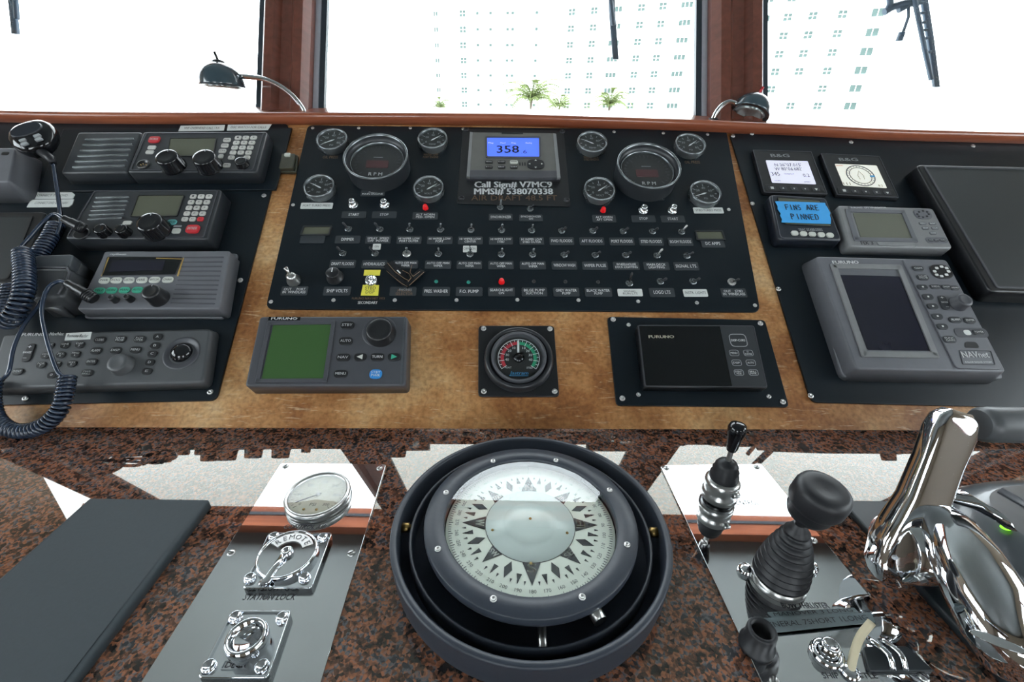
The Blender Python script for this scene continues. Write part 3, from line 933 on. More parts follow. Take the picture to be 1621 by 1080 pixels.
def tach(ext, label):
    hh = 0.042
    u, v, r = fitcirc(DASH, *ext, hh)
    t = Thing('tachometer', label, 'tachometer', DASH, u, v, PH, group='engine tachometers')
    t.part('bezel', MB().lathe([(r * 0.97, PH), (r * 0.99, hh - 0.004)], u, v, 56), 'case_dark')
    t.part('rim', MB().lathe([(r * 0.99, hh - 0.004), (r, hh - 0.001), (r * 0.98, hh), (r * 0.95, hh), (r * 0.93, hh - 0.004)], u, v, 56), 'bezel_grey')
    t.part('inner_bezel', MB().lathe([(r * 0.93, hh - 0.004), (r * 0.92, hh - 0.014), (r * 0.86, hh - 0.014), (r * 0.84, hh - 0.018)], u, v, 56), 'case_dark')
    t.part('inner_ring', MB().lathe([(r * 0.85, hh - 0.014), (r * 0.84, hh - 0.0125), (r * 0.82, hh - 0.0125), (r * 0.81, hh - 0.018)], u, v, 56), 'bezel_grey')
    d = t.part('dial', MB().lathe([(r * 0.84, hh - 0.018), (0, hh - 0.018)], u, v, 48, False), 'dial_black')
    mb = MB()
    for k in range(25):
        a = R(225 - k * 11.25)
        L = 0.13 if k % 4 == 0 else 0.07
        mb.prism(rect(u + r * (0.72 - L / 2) * math.cos(a), v + r * (0.72 - L / 2) * math.sin(a), r * L, r * 0.014, a), hh - 0.0179, hh - 0.0175)
    t.part('tick_marks', mb, 'case_slate', parent=d)
    t.part('readout', MB().prism(rquad(rect(u, v - r * 0.08, r * 0.7, r * 0.32), 0.003), hh - 0.018, hh - 0.017), 'faint_red', parent=d)
    t.text('R P M', u, v - r * 0.52, hh - 0.0172, r * 0.13, r * 0.42, m='print_white', parent=d, bold=0.025)
    t.text('x100', u, v - r * 0.68, hh - 0.0172, r * 0.07, m='print_dim', parent=d)
    t.part('needle', MB().prism(rect(u, v + r * 0.2, r * 0.3, r * 0.02), hh - 0.0165, hh - 0.016), 'print_dim')
    t.part('lens', MB().lathe([(r * 0.83, hh - 0.0135), (0, hh - 0.0135)], u, v, 48, False), 'gauge_glass')


tach((542.3, 645.7, 213, 281), 'large round RPM tachometer at the left of the switch panel')
tach((977, 1079, 227.5, 296), 'large round RPM tachometer at the right of the switch panel')
# ------------------------------------------------------------------ mounted devices
def device(name, label, cat, quad, h, m, r=0.006, bevel=0.002, taper=0.0, h0=PH, bn=2, body='body', fr=DASH, group=None, grow=0):
    q = [fr.pix(x, y, h) for x, y in quad]
    cu, cv = sum(p[0] for p in q) / 4, sum(p[1] for p in q) / 4
    t = Thing(name, label, cat, fr, cu, cv, h0, group=group)
    poly = rquad(q, r, 3)
    if taper: poly = inset(poly, -taper)
    t.part(body, MB().prism(poly, h0 + 0.0001, h, bevel=bevel, taper=taper, bn=bn), m)
    t.H = h
    return t


def quad_poly(t, q, h, r=0.002, n=2):
    return rquad([t.px(x, y, h) for x, y in q], r, n)


def key(t, x, y, w, hh, m, h=0.002, r=0.3, text=None, tm='print_ink', name='button', parent=None, ts=0.75, n=2):
    """a push key of w x hh pixels standing h above the face"""
    P_ = t.pr(x, y, w, hh, t.H + h, r, n)
    o = t.part(name, MB().prism(P_, t.H - 0.0005, t.H + h, bevel=min(0.0007, h * 0.4), bottom=False), m, parent=parent)
    if text:
        if max(len(k) for k in text.split('\n')) == 1 and ts > 0.3: ts = 0.3
        t.tx(text, x, y, w * ts, hh * (0.34 if '\n' not in text else 0.6), t.H + h + 0.0002, tm, parent=o, bold=0.015)
    return o


def screen(t, q, m, rim='panel_edge', grow=0.002, h=0.0006, lip=0.0014, name='screen', r=0.002):
    P_ = quad_poly(t, q, t.H, r)
    o = t.part(name, MB().prism(P_, t.H - 0.001, t.H + h), m)
    if grow:
        t.part('screen_frame', MB().frame(inset(P_, -grow), P_, t.H - 0.001, t.H + lip), rim)
    return o


def knob(t, x, y, rpx, hh, m='plastic_gloss', name='knob', flutes=0, htop=None, mark=True, base=True):
    """turning knob: (x, y) is the centre of its cap in the picture, rpx its radius there"""
    top = t.H + hh
    u, v = t.px(x, y, top)
    a = t.px(x + rpx, y, top)
    r = math.hypot(a[0] - u, a[1] - v)
    prof = [(r * 1.08, t.H), (r * 1.08, t.H + hh * 0.12), (r, t.H + hh * 0.2), (r * 0.94, top - hh * 0.12), (r * 0.86, top - hh * 0.02), (r * 0.6, top), (r * 0.5, top - hh * 0.03), (0, top - hh * 0.03)]
    o = t.part(name, MB().lathe(prof, u, v, 28), m)
    if flutes:
        mb = MB()
        for k in range(flutes):
            an = 2 * math.pi * k / flutes
            mb.prism(rect(u + r * 0.97 * math.cos(an), v + r * 0.97 * math.sin(an), r * 0.1, r * 0.14, an), t.H + hh * 0.2, top - hh * 0.14)
        t.part('grip_ribs', mb, m, parent=o)
    if mark:
        t.part('mark', MB().prism(rect(u, v + r * 0.7, r * 0.06, r * 0.25), top - hh * 0.1, top + 0.0003), 'print_dim', parent=o)
    return o


def lerp(a, b, k):
    return (a[0] + (b[0] - a[0]) * k, a[1] + (b[1] - a[1]) * k)


def quv(q, a, b):
    """bilinear point of a pixel quad TL TR BR BL"""
    return lerp(lerp(q[0], q[1], a), lerp(q[3], q[2], a), b)


def grille(t, q, n, m='plastic_black', name='grille_slot', wide=0.5, proud=True, hh=0.002):
    for k in range(n):
        b = (k + 0.5) / n
        d = wide * 0.5 / n
        Q = [quv(q, 0, b - d), quv(q, 1, b - d), quv(q, 1, b + d), quv(q, 0, b + d)]
        P_ = quad_poly(t, Q, t.H + hh, 0.001, 1)
        t.part(name, MB().prism(P_, t.H - 0.001, t.H + hh, bevel=0.0006, bottom=False), m)


# --- upper radio: loudspeaker box and transceiver
sp = device('radio_speaker', 'black radio loudspeaker with horizontal louvres at the upper left', 'speaker', [(123, 209), (225, 208.5), (201, 273), (95, 274.5)], 0.034, 'case_dark', r=0.007, bevel=0.004, taper=0.003)
grille(sp, [(136, 216), (213, 215), (196, 266), (112, 268)], 6, 'bezel_grey', 'louvre', wide=0.3, hh=0.003)
tr = device('radio_transceiver', 'upper marine radio with two large knobs and a number keypad', 'radio', [(227, 208.5), (423, 208), (406, 272.5), (201, 272.5)], 0.036, 'case_dark', r=0.006, bevel=0.003, taper=0.002)
tr.part('bezel', MB().frame(quad_poly(tr, [(232, 211), (418, 210.5), (401, 270), (206, 270)], tr.H, 0.004), inset(quad_poly(tr, [(232, 211), (418, 210.5), (401, 270), (206, 270)], tr.H, 0.004), 0.0018), tr.H - 0.001, tr.H + 0.0012), 'case_slate')
screen(tr, [(270, 220), (342, 219.5), (337, 247), (266, 247.5)], 'lcd_olive', 'plastic_black')
knob(tr, 262, 247, 18.5, 0.026); knob(tr, 321, 247.5, 19, 0.026)
knob(tr, 380, 254, 9.5, 0.012, flutes=10)
key(tr, 243.5, 220, 17, 9, 'key_red', 0.003, text='DISTRESS', tm='print_white'); key(tr, 239.8, 232.8, 12.5, 5.4, 'key_white'); key(tr, 236.5, 240.3, 12.5, 5.4, 'key_white')
for i, (x, y) in enumerate(((359, 221), (355.5, 229.8), (351.7, 238.4), (349, 246.8), (358.5, 261))):
    key(tr, x, y, 11.5 if i != 3 else 8, 6, 'key_white', text=('SQL', 'VOL', 'CH', '', 'SEL')[i])
for r_ in range(5):
    for c_ in range(3):
        if r_ == 4 and c_ == 1: continue
        x = 376.5 + c_ * 12.3 - r_ * 2.7; y = 217.4 + r_ * 7.85
        key(tr, x, y, 10, 5.6, 'key_white', text='123456789*0#RUN'[r_ * 3 + c_])
mb = MB().lathe([(0.012, tr.H), (0.012, tr.H + 0.003), (0.010, tr.H + 0.003), (0.0095, tr.H + 0.001), (0, tr.H + 0.001)], *tr.px(227.5, 261.5, tr.H), 20)
tr.part('jack_socket', mb, 'plastic_black')
for x, y in ((223, 261), (227, 260), (231.5, 261)):
    tr.part('jack_pin', MB().lathe([(0.0009, tr.H + 0.001), (0.0009, tr.H + 0.003), (0, tr.H + 0.003)], *tr.px(x, y, tr.H + 0.002), 6), 'brass')

for (q, s_) in (([(286, 199), (356, 197.8), (354, 206.6), (282, 207.8)], 'VHF OVERHEAD CALL / RX'), ([(361, 197.5), (430, 196.6), (424, 205.6), (359, 206.6)], 'DSC WATCH FOR CALLS')):
    t = Thing('paper_label', 'white printed label strip above the upper radio, ' + ('right' if 'DSC' in s_ else 'left') + ' one of the pair', 'label', DASH, *DASH.pix(*quv(q, 0.5, 0.5), 0), PH, group='white label strips over the upper radio')
    h_ = PH + 0.004
    t.part('strip', MB().prism([t.px(x, y, h_ + 0.0008) for x, y in q], h_ + 0.0001, h_ + 0.0008), 'label_white')
    t.tx(s_, *quv(q, 0.5, 0.5), 56, 3.4, h_ + 0.001, 'print_ink')

# --- middle radio
md = device('radio_transceiver', 'lower black marine radio with one big knob and red key, plugged microphone lead', 'radio', [(148, 301), (351, 300), (328, 379), (102, 378)], 0.036, 'case_dark', r=0.006, bevel=0.003, taper=0.002)
bz = quad_poly(md, [(150, 302.5), (346, 301.5), (323, 377), (106, 376)], md.H, 0.005)
md.part('bezel', MB().frame(bz, inset(bz, 0.0018), md.H - 0.001, md.H + 0.0014), 'case_slate')
grille(md, [(152, 309), (205, 308), (192, 348), (136, 350)], 6, 'bezel_grey', 'louvre', wide=0.3, hh=0.003)
screen(md, [(220, 310.5), (291, 310), (280, 342), (208, 343)], 'lcd_olive', 'plastic_black')
knob(md, 234, 350, 21, 0.026)
knob(md, 157, 361, 10.5, 0.014, flutes=10); knob(md, 190, 361.5, 10, 0.014, flutes=10)
key(md, 201, 352.5, 14, 6, 'key_white'); key(md, 271.5, 351.2, 15, 8, 'key_cyan', r=0.5, n=4, text='HI/LO'); key(md, 278.5, 365, 13, 8, 'key_light'); key(md, 281, 358, 13, 2.6, 'print_dim', h=0.0006)
key(md, 304, 361.5, 20, 12, 'key_red', 0.004, text='DISTRESS', tm='print_white')
for r_ in range(5):
    for c_ in range(3):
        x = 305.5 + c_ * 12.4 - r_ * 3.4; y = 310.5 + r_ * 9.0
        key(md, x, y, 9.8, 6.4, 'key_white' if (r_, c_) != (4, 2) else 'key_red', text='123456789*0#CHN'[r_ * 3 + c_])
U_, V_ = md.px(130, 371, md.H)
md.part('jack_socket', MB().lathe([(0.013, md.H), (0.013, md.H + 0.003), (0.011, md.H + 0.003), (0, md.H + 0.002)], U_, V_, 20), 'plastic_black')

# --- grey loudhailer radio
gh = device('loudhailer', 'grey loudhailer unit with round white and green keys and ribbed speaker side', 'radio', [(166.5, 397.5), (364, 397), (347.5, 489), (121, 490)], 0.034, 'case_grey', r=0.004, bevel=0.0025, taper=0.002)
gh.part('base_flange', MB().prism(inset(quad_poly(gh, [(166, 399), (376, 402), (352, 504), (134, 504)], PH + 0.005, 0.004), 0), PH, PH + 0.006, bevel=0.001), 'case_grey')
scr = screen(gh, [(171, 407.5), (290, 408), (278, 435), (162, 437)], 'screen_black', 'case_slate', grow=0.0008)
for q in ([(171, 407.5), (173, 407.5), (161.5, 437), (159.5, 437)], [(288.5, 408), (291, 408), (282.5, 437), (280, 437)], [(247, 408), (288, 409.5), (288, 410.5), (247, 409.5)]):
    gh.part('gilt_line', MB().prism([gh.px(x, y, gh.H + 0.0008) for x, y in q], gh.H, gh.H + 0.0009), 'gold_line', parent=scr)
gh.part('readout', MB().prism([gh.px(x, y, gh.H + 0.0008) for x, y in ((178, 412), (262, 412), (256, 428), (172, 430))], gh.H, gh.H + 0.0008), 'screen_off', parent=scr)
gh.tx('raytheon', 187, 402.5, 25, 2.8, gh.H + 0.0002, 'print_white')
for i, x in enumerate((164.5, 183.5, 203.5, 224, 244, 265)):
    key(gh, x, 443.8 - i * 0.25, 17, 9.5, 'key_light', r=0.5, n=5, text=('PWR', 'FOG', 'LISTN', 'HAIL', 'INTCM', 'CHAN')[i])
for i, x in enumerate((156.5, 176, 196.5, 217)):
    key(gh, x, 459.8 - i * 0.4, 17, 9.5, 'key_green', r=0.5, n=5, text=('YELP', 'HORN', 'MAN', 'AUTO')[i])
knob(gh, 237, 460.5, 15, 0.024, 'plastic_black'); knob(gh, 175, 470, 5.5, 0.012, 'plastic_black'); knob(gh, 199.5, 469, 5.5, 0.012, 'plastic_black')
grille(gh, [(292, 404), (354, 403), (339, 484), (268, 483)], 11, 'case_slate', 'speaker_rib', wide=0.28, hh=0.0012)

# --- wide control keyboard
kb = device('control_keyboard', 'long dark grey radar control keyboard with trackball at the lower left', 'keyboard', [(4, 528), (335, 519.5), (322, 607), (-24, 617)], 0.022, 'case_charcoal', r=0.009, bevel=0.005, taper=0.003, bn=3)
kb.tx('FURUNO', 53, 530, 36, 5, kb.H + 0.0004, 'print_white', bold=0.040); kb.tx('NavNet', 90, 529, 22, 5, kb.H + 0.0004, 'print_white', bold=0.025)
t = Thing('paper_label', 'small white label stuck on the top edge of the keyboard', 'label', DASH, *DASH.pix(122, 532, kb.H), kb.H)
t.part('strip', MB().prism([t.px(x, y, kb.H + 0.001) for x, y in ((105, 527.5), (145, 525.5), (142.5, 537), (102, 539))], kb.H + 0.0001, kb.H + 0.001), 'label_white')
t.tx('Remote Radar', 123, 532, 33, 5, kb.H + 0.0012, 'print_ink')
kk = dict(r=0.5, n=5, tm='print_white')
for x, y, w, s_ in ((157.5, 538, 18, 'CLEAR'), (189.5, 536.8, 18, 'SAVE\nMOB'), (220, 536.5, 18, 'RCM\nOPER'), (249, 533, 15, 'A'), (245, 547, 15, 'B'), (240.5, 560, 15, 'C'), (236.5, 573.5, 15, 'D'), (232, 587.5, 16, 'E'),
                    (151, 555, 18, 'ALARM'), (182.5, 554.5, 18, 'DISP'), (214, 553.5, 18, 'MENU'), (144, 572.5, 18, 'ENTER'), (137, 590, 18, 'PWR\nBRILL'),
                    (102, 546.5, 14.5, 'GHI\n1'), (125.5, 545.5, 14.5, 'DEF\n3'), (78, 547, 14, 'ABC\n2'), (71, 562.5, 14.5, 'GHI\n4'), (95.5, 561.5, 14.5, 'JKL\n5'), (119, 560.5, 14.5, 'MNO\n6'), (64, 577.5, 14.5, 'PQR\n7'), (89, 576.5, 14, 'TUV\n8'), (113, 575.5, 14.5, 'WXY\n9'), (81, 593.5, 14, '0'), (27, 588, 17, 'EVENT')):
    key(kb, x, y, w, 10.5, 'plastic_black', text=s_, **kk)
kb.part('rocker_key', MB().prism(quad_poly(kb, [(45, 544), (57, 543), (46, 572), (31, 573)], kb.H + 0.002, 0.006, 3), kb.H - 0.001, kb.H + 0.002, bevel=0.0008), 'plastic_black')
kb.tx('+', 47, 549.5, 6, 5, kb.H + 0.0023); kb.tx('RANGE', 43, 558, 13, 3, kb.H + 0.0023); kb.tx('-', 39, 566.5, 6, 3, kb.H + 0.0023)
knob(kb, 184.5, 573.5, 17, 0.014, 'case_charcoal', mark=False)
u, v, r = fitcirc(DASH, 257, 318, 537, 582, kb.H)
kb.part('trackball_ring', MB().lathe([(r, kb.H - 0.0005), (r * 0.97, kb.H + 0.0012), (r * 0.9, kb.H + 0.0003), (r * 0.66, kb.H + 0.0003), (r * 0.62, kb.H - 0.002)], u, v, 40), 'case_slate')
u, v = kb.px(285, 557, kb.H + 0.004)
kb.part('trackball', MB().lathe([(r * 0.6, kb.H - 0.001)] + [(r * 0.58 * math.cos(a), kb.H - 0.0005 + r * 0.42 * math.sin(a)) for a in [k * math.pi / 16 for k in range(9)]], u, v, 32), 'plastic_gloss')

# --- left edge gear
lm = device('monitor', 'black flat monitor cut by the left edge below the white labels', 'monitor', [(-150, 337), (72, 335), (30, 450), (-220, 450)], 0.03, 'plastic_black', r=0.008, bevel=0.003, taper=0.002)
screen(lm, [(-145, 345), (50, 344), (12, 440), (-210, 442)], 'screen_matt', 'panel_edge', grow=0.003)
bx = device('grey_box', 'grey sloping box cut by the left edge beside the microphone head', 'box', [(-60, 234), (25, 234), (14, 288), (-90, 288)], 0.045, 'case_grey', r=0.006, bevel=0.003, taper=0.014)
bx.part('slot', MB().prism(bx.pr(8, 243, 12, 5, bx.H + 0.0004, 0.4), bx.H - 0.001, bx.H + 0.0004), 'plastic_black')
for q, s_ in (([(56, 304), (112, 303), (118.5, 308), (115, 314.5), (50, 314.5)], 'CONNECT TV / DVD'), ([(49, 316), (117, 315.5), (114.5, 323.5), (109, 327.5), (42, 328)], 'CONNECT DVD COM NAV')):
    t = Thing('paper_label', 'white cut paper label ' + ('upper' if 'TV' in s_ else 'lower') + ' one behind the microphone lead', 'label', DASH, *DASH.pix(80, q[0][1] + 5, 0), PH, group='two cut paper labels behind the microphone lead')
    t.part('strip', MB().prism([t.px(x, y, PH + 0.0012) for x, y in q], PH + 0.0001, PH + 0.0012), 'label_white')
    t.tx(s_, 81, q[0][1] + 5.5, 52, 3.6, PH + 0.0014, 'print_ink')

# handset cradle
hc = device('handset_cradle', 'grey plastic handset cradle behind the coiled cord', 'cradle', [(52, 424), (110, 424), (100, 470), (48, 476)], 0.05, 'case_charcoal', r=0.008, bevel=0.006, taper=0.006)
mb = MB().prism(quad_poly(hc, [(56, 405), (117, 403), (110, 424), (54, 424)], 0.045, 0.006), 0.012, 0.046, bevel=0.002)
hc.part('hood', mb, 'housing_grey')
hc.part('side_clip', MB().prism(quad_poly(hc, [(124, 413), (129, 416), (118, 446), (110, 444)], 0.03, 0.003), PH, 0.03, bevel=0.003), 'case_charcoal')
hc.part('rim', MB().tube([Vector((*hc.px(x, y, 0.054), 0.054)) for x, y in ((56, 425), (80, 424), (106, 424), (110, 432), (106, 446), (92, 466))], 0.0022, 6), 'case_slate')
hc.part('foot', MB().prism(quad_poly(hc, [(60, 470), (100, 468), (98, 492), (62, 486)], 0.03, 0.004), PH, 0.03, bevel=0.003), 'case_charcoal')

# black latch block on the leather strip
lb = device('latch_block', 'black two-pole connector block on the leather strip between the panels', 'connector', [(446, 243), (467, 243), (463, 265), (441, 266)], 0.016, 'brown_olive', r=0.002, bevel=0.0012, h0=0.0)
lb.part('flange', MB().prism(quad_poly(lb, [(437, 247), (471, 245), (469, 272), (435, 272)], 0.007, 0.002), 0.0002, 0.007, bevel=0.001), 'brown_olive')
lb.part('terminal', MB().prism(lb.pr(455, 245, 9, 5, 0.018, 0.2), 0.015, 0.019), 'key_light')

# ------------------------------------------------------------------ microphones and coiled cords
def D3(x, y, h):
    return Vector((*DASH.pix(x, y, h), h))


def helix(path, rad, pitch, wire, seg=12, wseg=6, taper_ends=False):
    """a coil of wire running along a path of points"""
    L = [0]
    for a, b in zip(path[:-1], path[1:]): L.append(L[-1] + (b - a).length)
    tot = L[-1]; n = int(tot / pitch * seg)
    pts = []; up = None; j = 0
    for i in range(n + 1):
        s_ = tot * i / n
        while j < len(L) - 2 and L[j + 1] < s_: j += 1
        k = (s_ - L[j]) / max(1e-9, L[j + 1] - L[j])
        p = path[j].lerp(path[j + 1], k)
        a_, b_ = max(0, j - 1), min(len(path) - 1, j + 2)
        t_ = (path[b_] - path[a_]).normalized()
        if up is None: up = t_.orthogonal().normalized()
        up = (up - t_ * up.dot(t_)).normalized()
        w = t_.cross(up)
        a = 2 * math.pi * i / seg
        pts.append(p + (up * math.cos(a) + w * math.sin(a)) * rad)
    return MB().tube(pts, wire, wseg)


def plug(t, A, B, r, name='connector_plug'):
    d = (B - A)
    mb = MB().tube([A, A + d * 0.05, A + d * 0.3, A + d * 0.32, A + d * 0.62, A + d * 0.64, A + d * 0.95, B], [r * 0.6, r * 0.75, r * 0.8, r * 0.95, r * 0.95, r * 1.12, r * 1.12, r], 16)
    o = t.part(name, mb, 'plastic_black')
    n_ = MB()
    for k in range(4):
        c = A + d * (0.66 + 0.07 * k)
        n_.tube([c, c + d * 0.03], r * 1.2, 16)
    t.part('ring', n_, 'rubber_black', parent=o)
    return o


# fist microphone hung from the sill, straight lead and coil to the middle radio
mc = Thing('microphone', 'black glossy hand microphone hanging at the upper left with its straight lead', 'microphone', DASH, *DASH.pix(58, 220, 0.03), 0.03)
c0 = D3(54, 216, 0.055); c1 = D3(67, 246, 0.047)
dn = (c1 - c0).normalized(); sd = Vector((dn.y, -dn.x, 0)).normalized(); nn = sd.cross(dn)
if nn.z < 0: nn = -nn
secs = []
for k, (a, w, th) in enumerate(((-0.034, 0.012, 0.008), (-0.032, 0.026, 0.014), (-0.026, 0.037, 0.018), (-0.014, 0.0455, 0.021), (0.0, 0.049, 0.022), (0.014, 0.048, 0.022), (0.028, 0.043, 0.021), (0.043, 0.033, 0.018), (0.052, 0.024, 0.014), (0.055, 0.014, 0.009))):
    secs.append((c0 + dn * a * 0.8, sd * w * 0.8, nn * th * 0.85))
mc.part('body', MB().loft(secs, 28, 2.8), 'plastic_gloss')
def mcp(a, b, c):
    return c0 + dn * a * 0.8 + sd * b * 0.8 + nn * c * 0.85
fc = MB()
fc.loft([(mcp(0.002, 0, 0.019), sd * 0.027, dn * 0.016), (mcp(0.002, 0, 0.0235), sd * 0.025, dn * 0.014)], 24, 2.2)
mc.part('face_plate', fc, 'case_navy')
for b in (-0.016, 0.014):
    for a in (0.03, 0.042):
        k_ = MB(); k_.loft([(mcp(a, b, 0.018), sd * 0.006, dn * 0.003), (mcp(a, b, 0.0235), sd * 0.0056, dn * 0.0026)], 12, 4)
        mc.part('button', k_, 'print_dim')
mc.part('strain_relief', MB().tube([mcp(0.05, 0, 0.0), D3(80, 251, 0.045), D3(84.5, 259, 0.042)], [0.0085, 0.0075, 0.0055], 12), 'rubber_black')
ld = spline([D3(84, 258, 0.042), D3(89, 290, 0.036), D3(94.5, 330, 0.032), D3(96, 352, 0.034), D3(90, 372, 0.036)], 6)
o_ = mc.part('lead', MB().tube(ld, 0.0034, 8), 'cord_blue')
cc = Thing('coiled_cord', 'large dark blue coiled cord at the left edge plugged into the lower black radio', 'cord', DASH, *DASH.pix(40, 440, 0.03), 0.03)
U_ = D3(130, 371, 0.05)
plug(cc, D3(98, 345, 0.066), D3(134, 363, 0.044), 0.0085)
l1 = spline([D3(100, 346, 0.066), D3(86, 339, 0.068), D3(70, 350, 0.066), D3(45, 378, 0.062), D3(28, 396, 0.06), D3(20, 400, 0.06)], 7)
cc.part('lead', MB().tube(l1, 0.003, 8), 'cord_blue')
cp = spline([D3(36, 399, 0.062), D3(39, 430, 0.066), D3(38, 460, 0.068), D3(30, 485, 0.064), D3(18, 505, 0.056), D3(10, 508, 0.050)], 8)
cc.part('coil', helix(cp, 0.0118, 0.0066, 0.0027, 14, 7), 'cord_blue')
cp = spline([D3(90, 356, 0.03), D3(80, 375, 0.032), D3(66, 398, 0.034), D3(52, 425, 0.034)], 7)
cc.part('coil', helix(cp, 0.0112, 0.0062, 0.0025, 12, 6), 'cord_blue')
cp = spline([D3(17, 452, 0.03), D3(10, 478, 0.03), D3(4, 506, 0.032)], 7)
cc.part('coil', helix(cp, 0.0095, 0.0062, 0.0025, 12, 6), 'cord_blue')

c2 = Thing('coiled_cord', 'lower dark blue coiled cord looping over the keyboard from the grey loudhailer', 'cord', DASH, *DASH.pix(80, 600, 0.03), 0.03)
plug(c2, D3(104, 447, 0.062), D3(150, 474, 0.042), 0.0085)
l2 = spline([D3(106, 448, 0.062), D3(92, 446, 0.066), D3(75, 458, 0.066), D3(66, 490, 0.062), D3(72, 530, 0.058), D3(82, 565, 0.054), D3(92, 590, 0.050), D3(104, 598, 0.048)], 7)
c2.part('lead', MB().tube(l2, 0.003, 8), 'cord_blue')
cp = spline([D3(107, 596, 0.042), D3(103, 620, 0.040), D3(95, 648, 0.036), D3(72, 672, 0.030), D3(44, 682, 0.026), D3(16, 680, 0.026), D3(-6, 662, 0.028), D3(-14, 630, 0.032), D3(-10, 600, 0.036)], 9)
c2.part('coil', helix(cp, 0.0092, 0.0056, 0.0025, 14, 7), 'cord_blue')
l3 = spline([D3(2, 602, 0.038), D3(14, 588, 0.046), D3(22, 550, 0.05), D3(38, 515, 0.05), D3(60, 485, 0.046), D3(66, 470, 0.044)], 7)
c2.part('lead', MB().tube(l3, 0.0028, 8), 'cord_blue')
# ------------------------------------------------------------------ heading display at the top centre
hd = device('heading_display', 'grey-brown heading display with glowing blue screen reading 358', 'display', [(745, 209), (879, 210.5), (887, 272), (739, 271)], 0.018, 'case_taupe', r=0.003, bevel=0.002, taper=0.001)
for s_, q in (('left', [(744, 208.5), (748, 209), (743.5, 279), (738.5, 279)]), ('right', [(876, 211), (880.5, 211.5), (887.5, 281), (882, 281)])):
    hd.part('edge_strip', MB().prism([hd.px(x, y, 0.0192) for x, y in q], 0.012, 0.0192, bevel=0.0008), 'case_light')
hd.part('lower_lip', MB().prism([hd.px(x, y, 0.0182) for x, y in ((740, 269), (885, 270), (887, 281), (739, 279.5))], 0.006, 0.0182, bevel=0.001), 'case_slate')
sc_ = screen(hd, [(771, 218.5), (853, 219), (853.5, 249), (771.5, 248.5)], 'screen_blue', 'case_slate', grow=0.004, lip=0.002)
hd.tx('358', 804, 237, 35, 11.5, hd.H + 0.001, 'print_ink', parent=sc_, bold=0.025)
hd.tx('.6', 829.5, 240.5, 9, 5.5, hd.H + 0.001, 'print_ink', parent=sc_)
hd.tx('Mag', 777, 226.3, 8, 2.2, hd.H + 0.001, 'screen_white', parent=sc_); hd.tx('Head', 796, 226.3, 8, 2.2, hd.H + 0.001, 'screen_white', parent=sc_); hd.tx('Deg', 813, 226.4, 7, 2.2, hd.H + 0.001, 'screen_white', parent=sc_); hd.tx('Heading', 837, 226.4, 10, 2.2, hd.H + 0.001, 'screen_white', parent=sc_)
for i, x in enumerate((774, 794, 813.5)):
    key(hd, x, 255.8, 12.5, 4.6, 'plastic_black' if i < 2 else 'key_light', r=0.3, text=('MENU', 'DISP', 'PWR')[i], tm='print_white' if i < 2 else 'print_ink')
    key(hd, x, 264, 12.5, 4.6, 'plastic_black', r=0.4, text=('ESC', 'ENT', 'DIM')[i], tm='print_white')
for k in range(3):
    hd.part('vent_slot', MB().prism(hd.pr(823 + k * 4, 259.5, 2, 5, hd.H + 0.0004, 0.3), hd.H, hd.H + 0.0004), 'plastic_black')
kp = key(hd, 848, 259.5, 28, 15.5, 'plastic_black', h=0.002, r=0.5, n=5)
for dx, dy, a in ((0, -5.5, 90), (0, 5.5, -90), (-9.5, 0, 180), (9.5, 0, 0)):
    u, v = hd.px(848 + dx, 259.5 + dy, hd.H + 0.002)
    hd.part('arrow', MB().prism(circ(u, v, 0.0026, 3, ang=R(a)), hd.H + 0.0018, hd.H + 0.0025), 'key_light', parent=kp)
hd.part('top_notch', MB().prism(hd.pr(811, 211, 34, 1.8, hd.H + 0.0004, 0.2), hd.H - 0.001, hd.H + 0.0004), 'plastic_black')

# ------------------------------------------------------------------ lower row: autopilot, rudder gauge, black display
ap = device('autopilot_unit', 'dark slate autopilot control with green screen and black course knob', 'autopilot', [(411, 501), (645, 500.5), (642, 611), (387, 612)], 0.03, 'case_slate', r=0.006, bevel=0.003, taper=0.001, h0=0.0)
ap.part('side_line', MB().prism([ap.px(x, y, ap.H + 0.0006) for x, y in ((639, 502), (641, 502), (635.5, 610), (633, 610))], ap.H, ap.H + 0.0006), 'housing_grey')
fr_ = quad_poly(ap, [(424, 510), (532, 508.5), (518, 606), (404, 607)], ap.H, 0.002)
ap.part('screen_frame', MB().frame(fr_, inset(fr_, 0.0065), ap.H - 0.001, ap.H + 0.0022, bevel=0.0008), 'case_slate')
screen(ap, [(433, 514), (526, 513), (513, 601), (414, 602)], 'lcd_green', grow=0)
ap.part('name_strip', MB().prism(ap.pr(450, 504.5, 50, 5.4, ap.H + 0.0004, 0.05), ap.H, ap.H + 0.0004), 'screen_black')
ap.tx('FURUNO', 450, 504.6, 41, 3.6, ap.H + 0.0008, 'print_white', bold=0.060)
for x, y, s_ in ((549.5, 514.5, 'STBY'), (547, 539.5, 'AUTO'), (543, 565.5, 'NAV'), (539, 591.5, 'MENU'), (597, 565, 'TURN')):
    key(ap, x, y, 22, 12, 'plastic_black', r=0.5, n=5, text=s_, tm='print_white')
for x, m_, s_ in ((570, 'key_light', -1), (623.5, 'key_green', 1)):
    o_ = key(ap, x, 565, 20, 12, 'plastic_black', r=0.5, n=5)
    u, v = ap.px(x, 565, ap.H + 0.002)
    ap.part('arrow', MB().prism([(u - s_ * 0.004, v - 0.0042), (u + s_ * 0.005, v), (u - s_ * 0.004, v + 0.0042)], ap.H + 0.0015, ap.H + 0.0027), m_, parent=o_)
key(ap, 594.5, 592, 20, 15, 'key_blue', r=0.5, n=6, text='STBY\nPWR', tm='print_white')
u, v, r = fitcirc(DASH, 573, 628, 500, 551, ap.H)
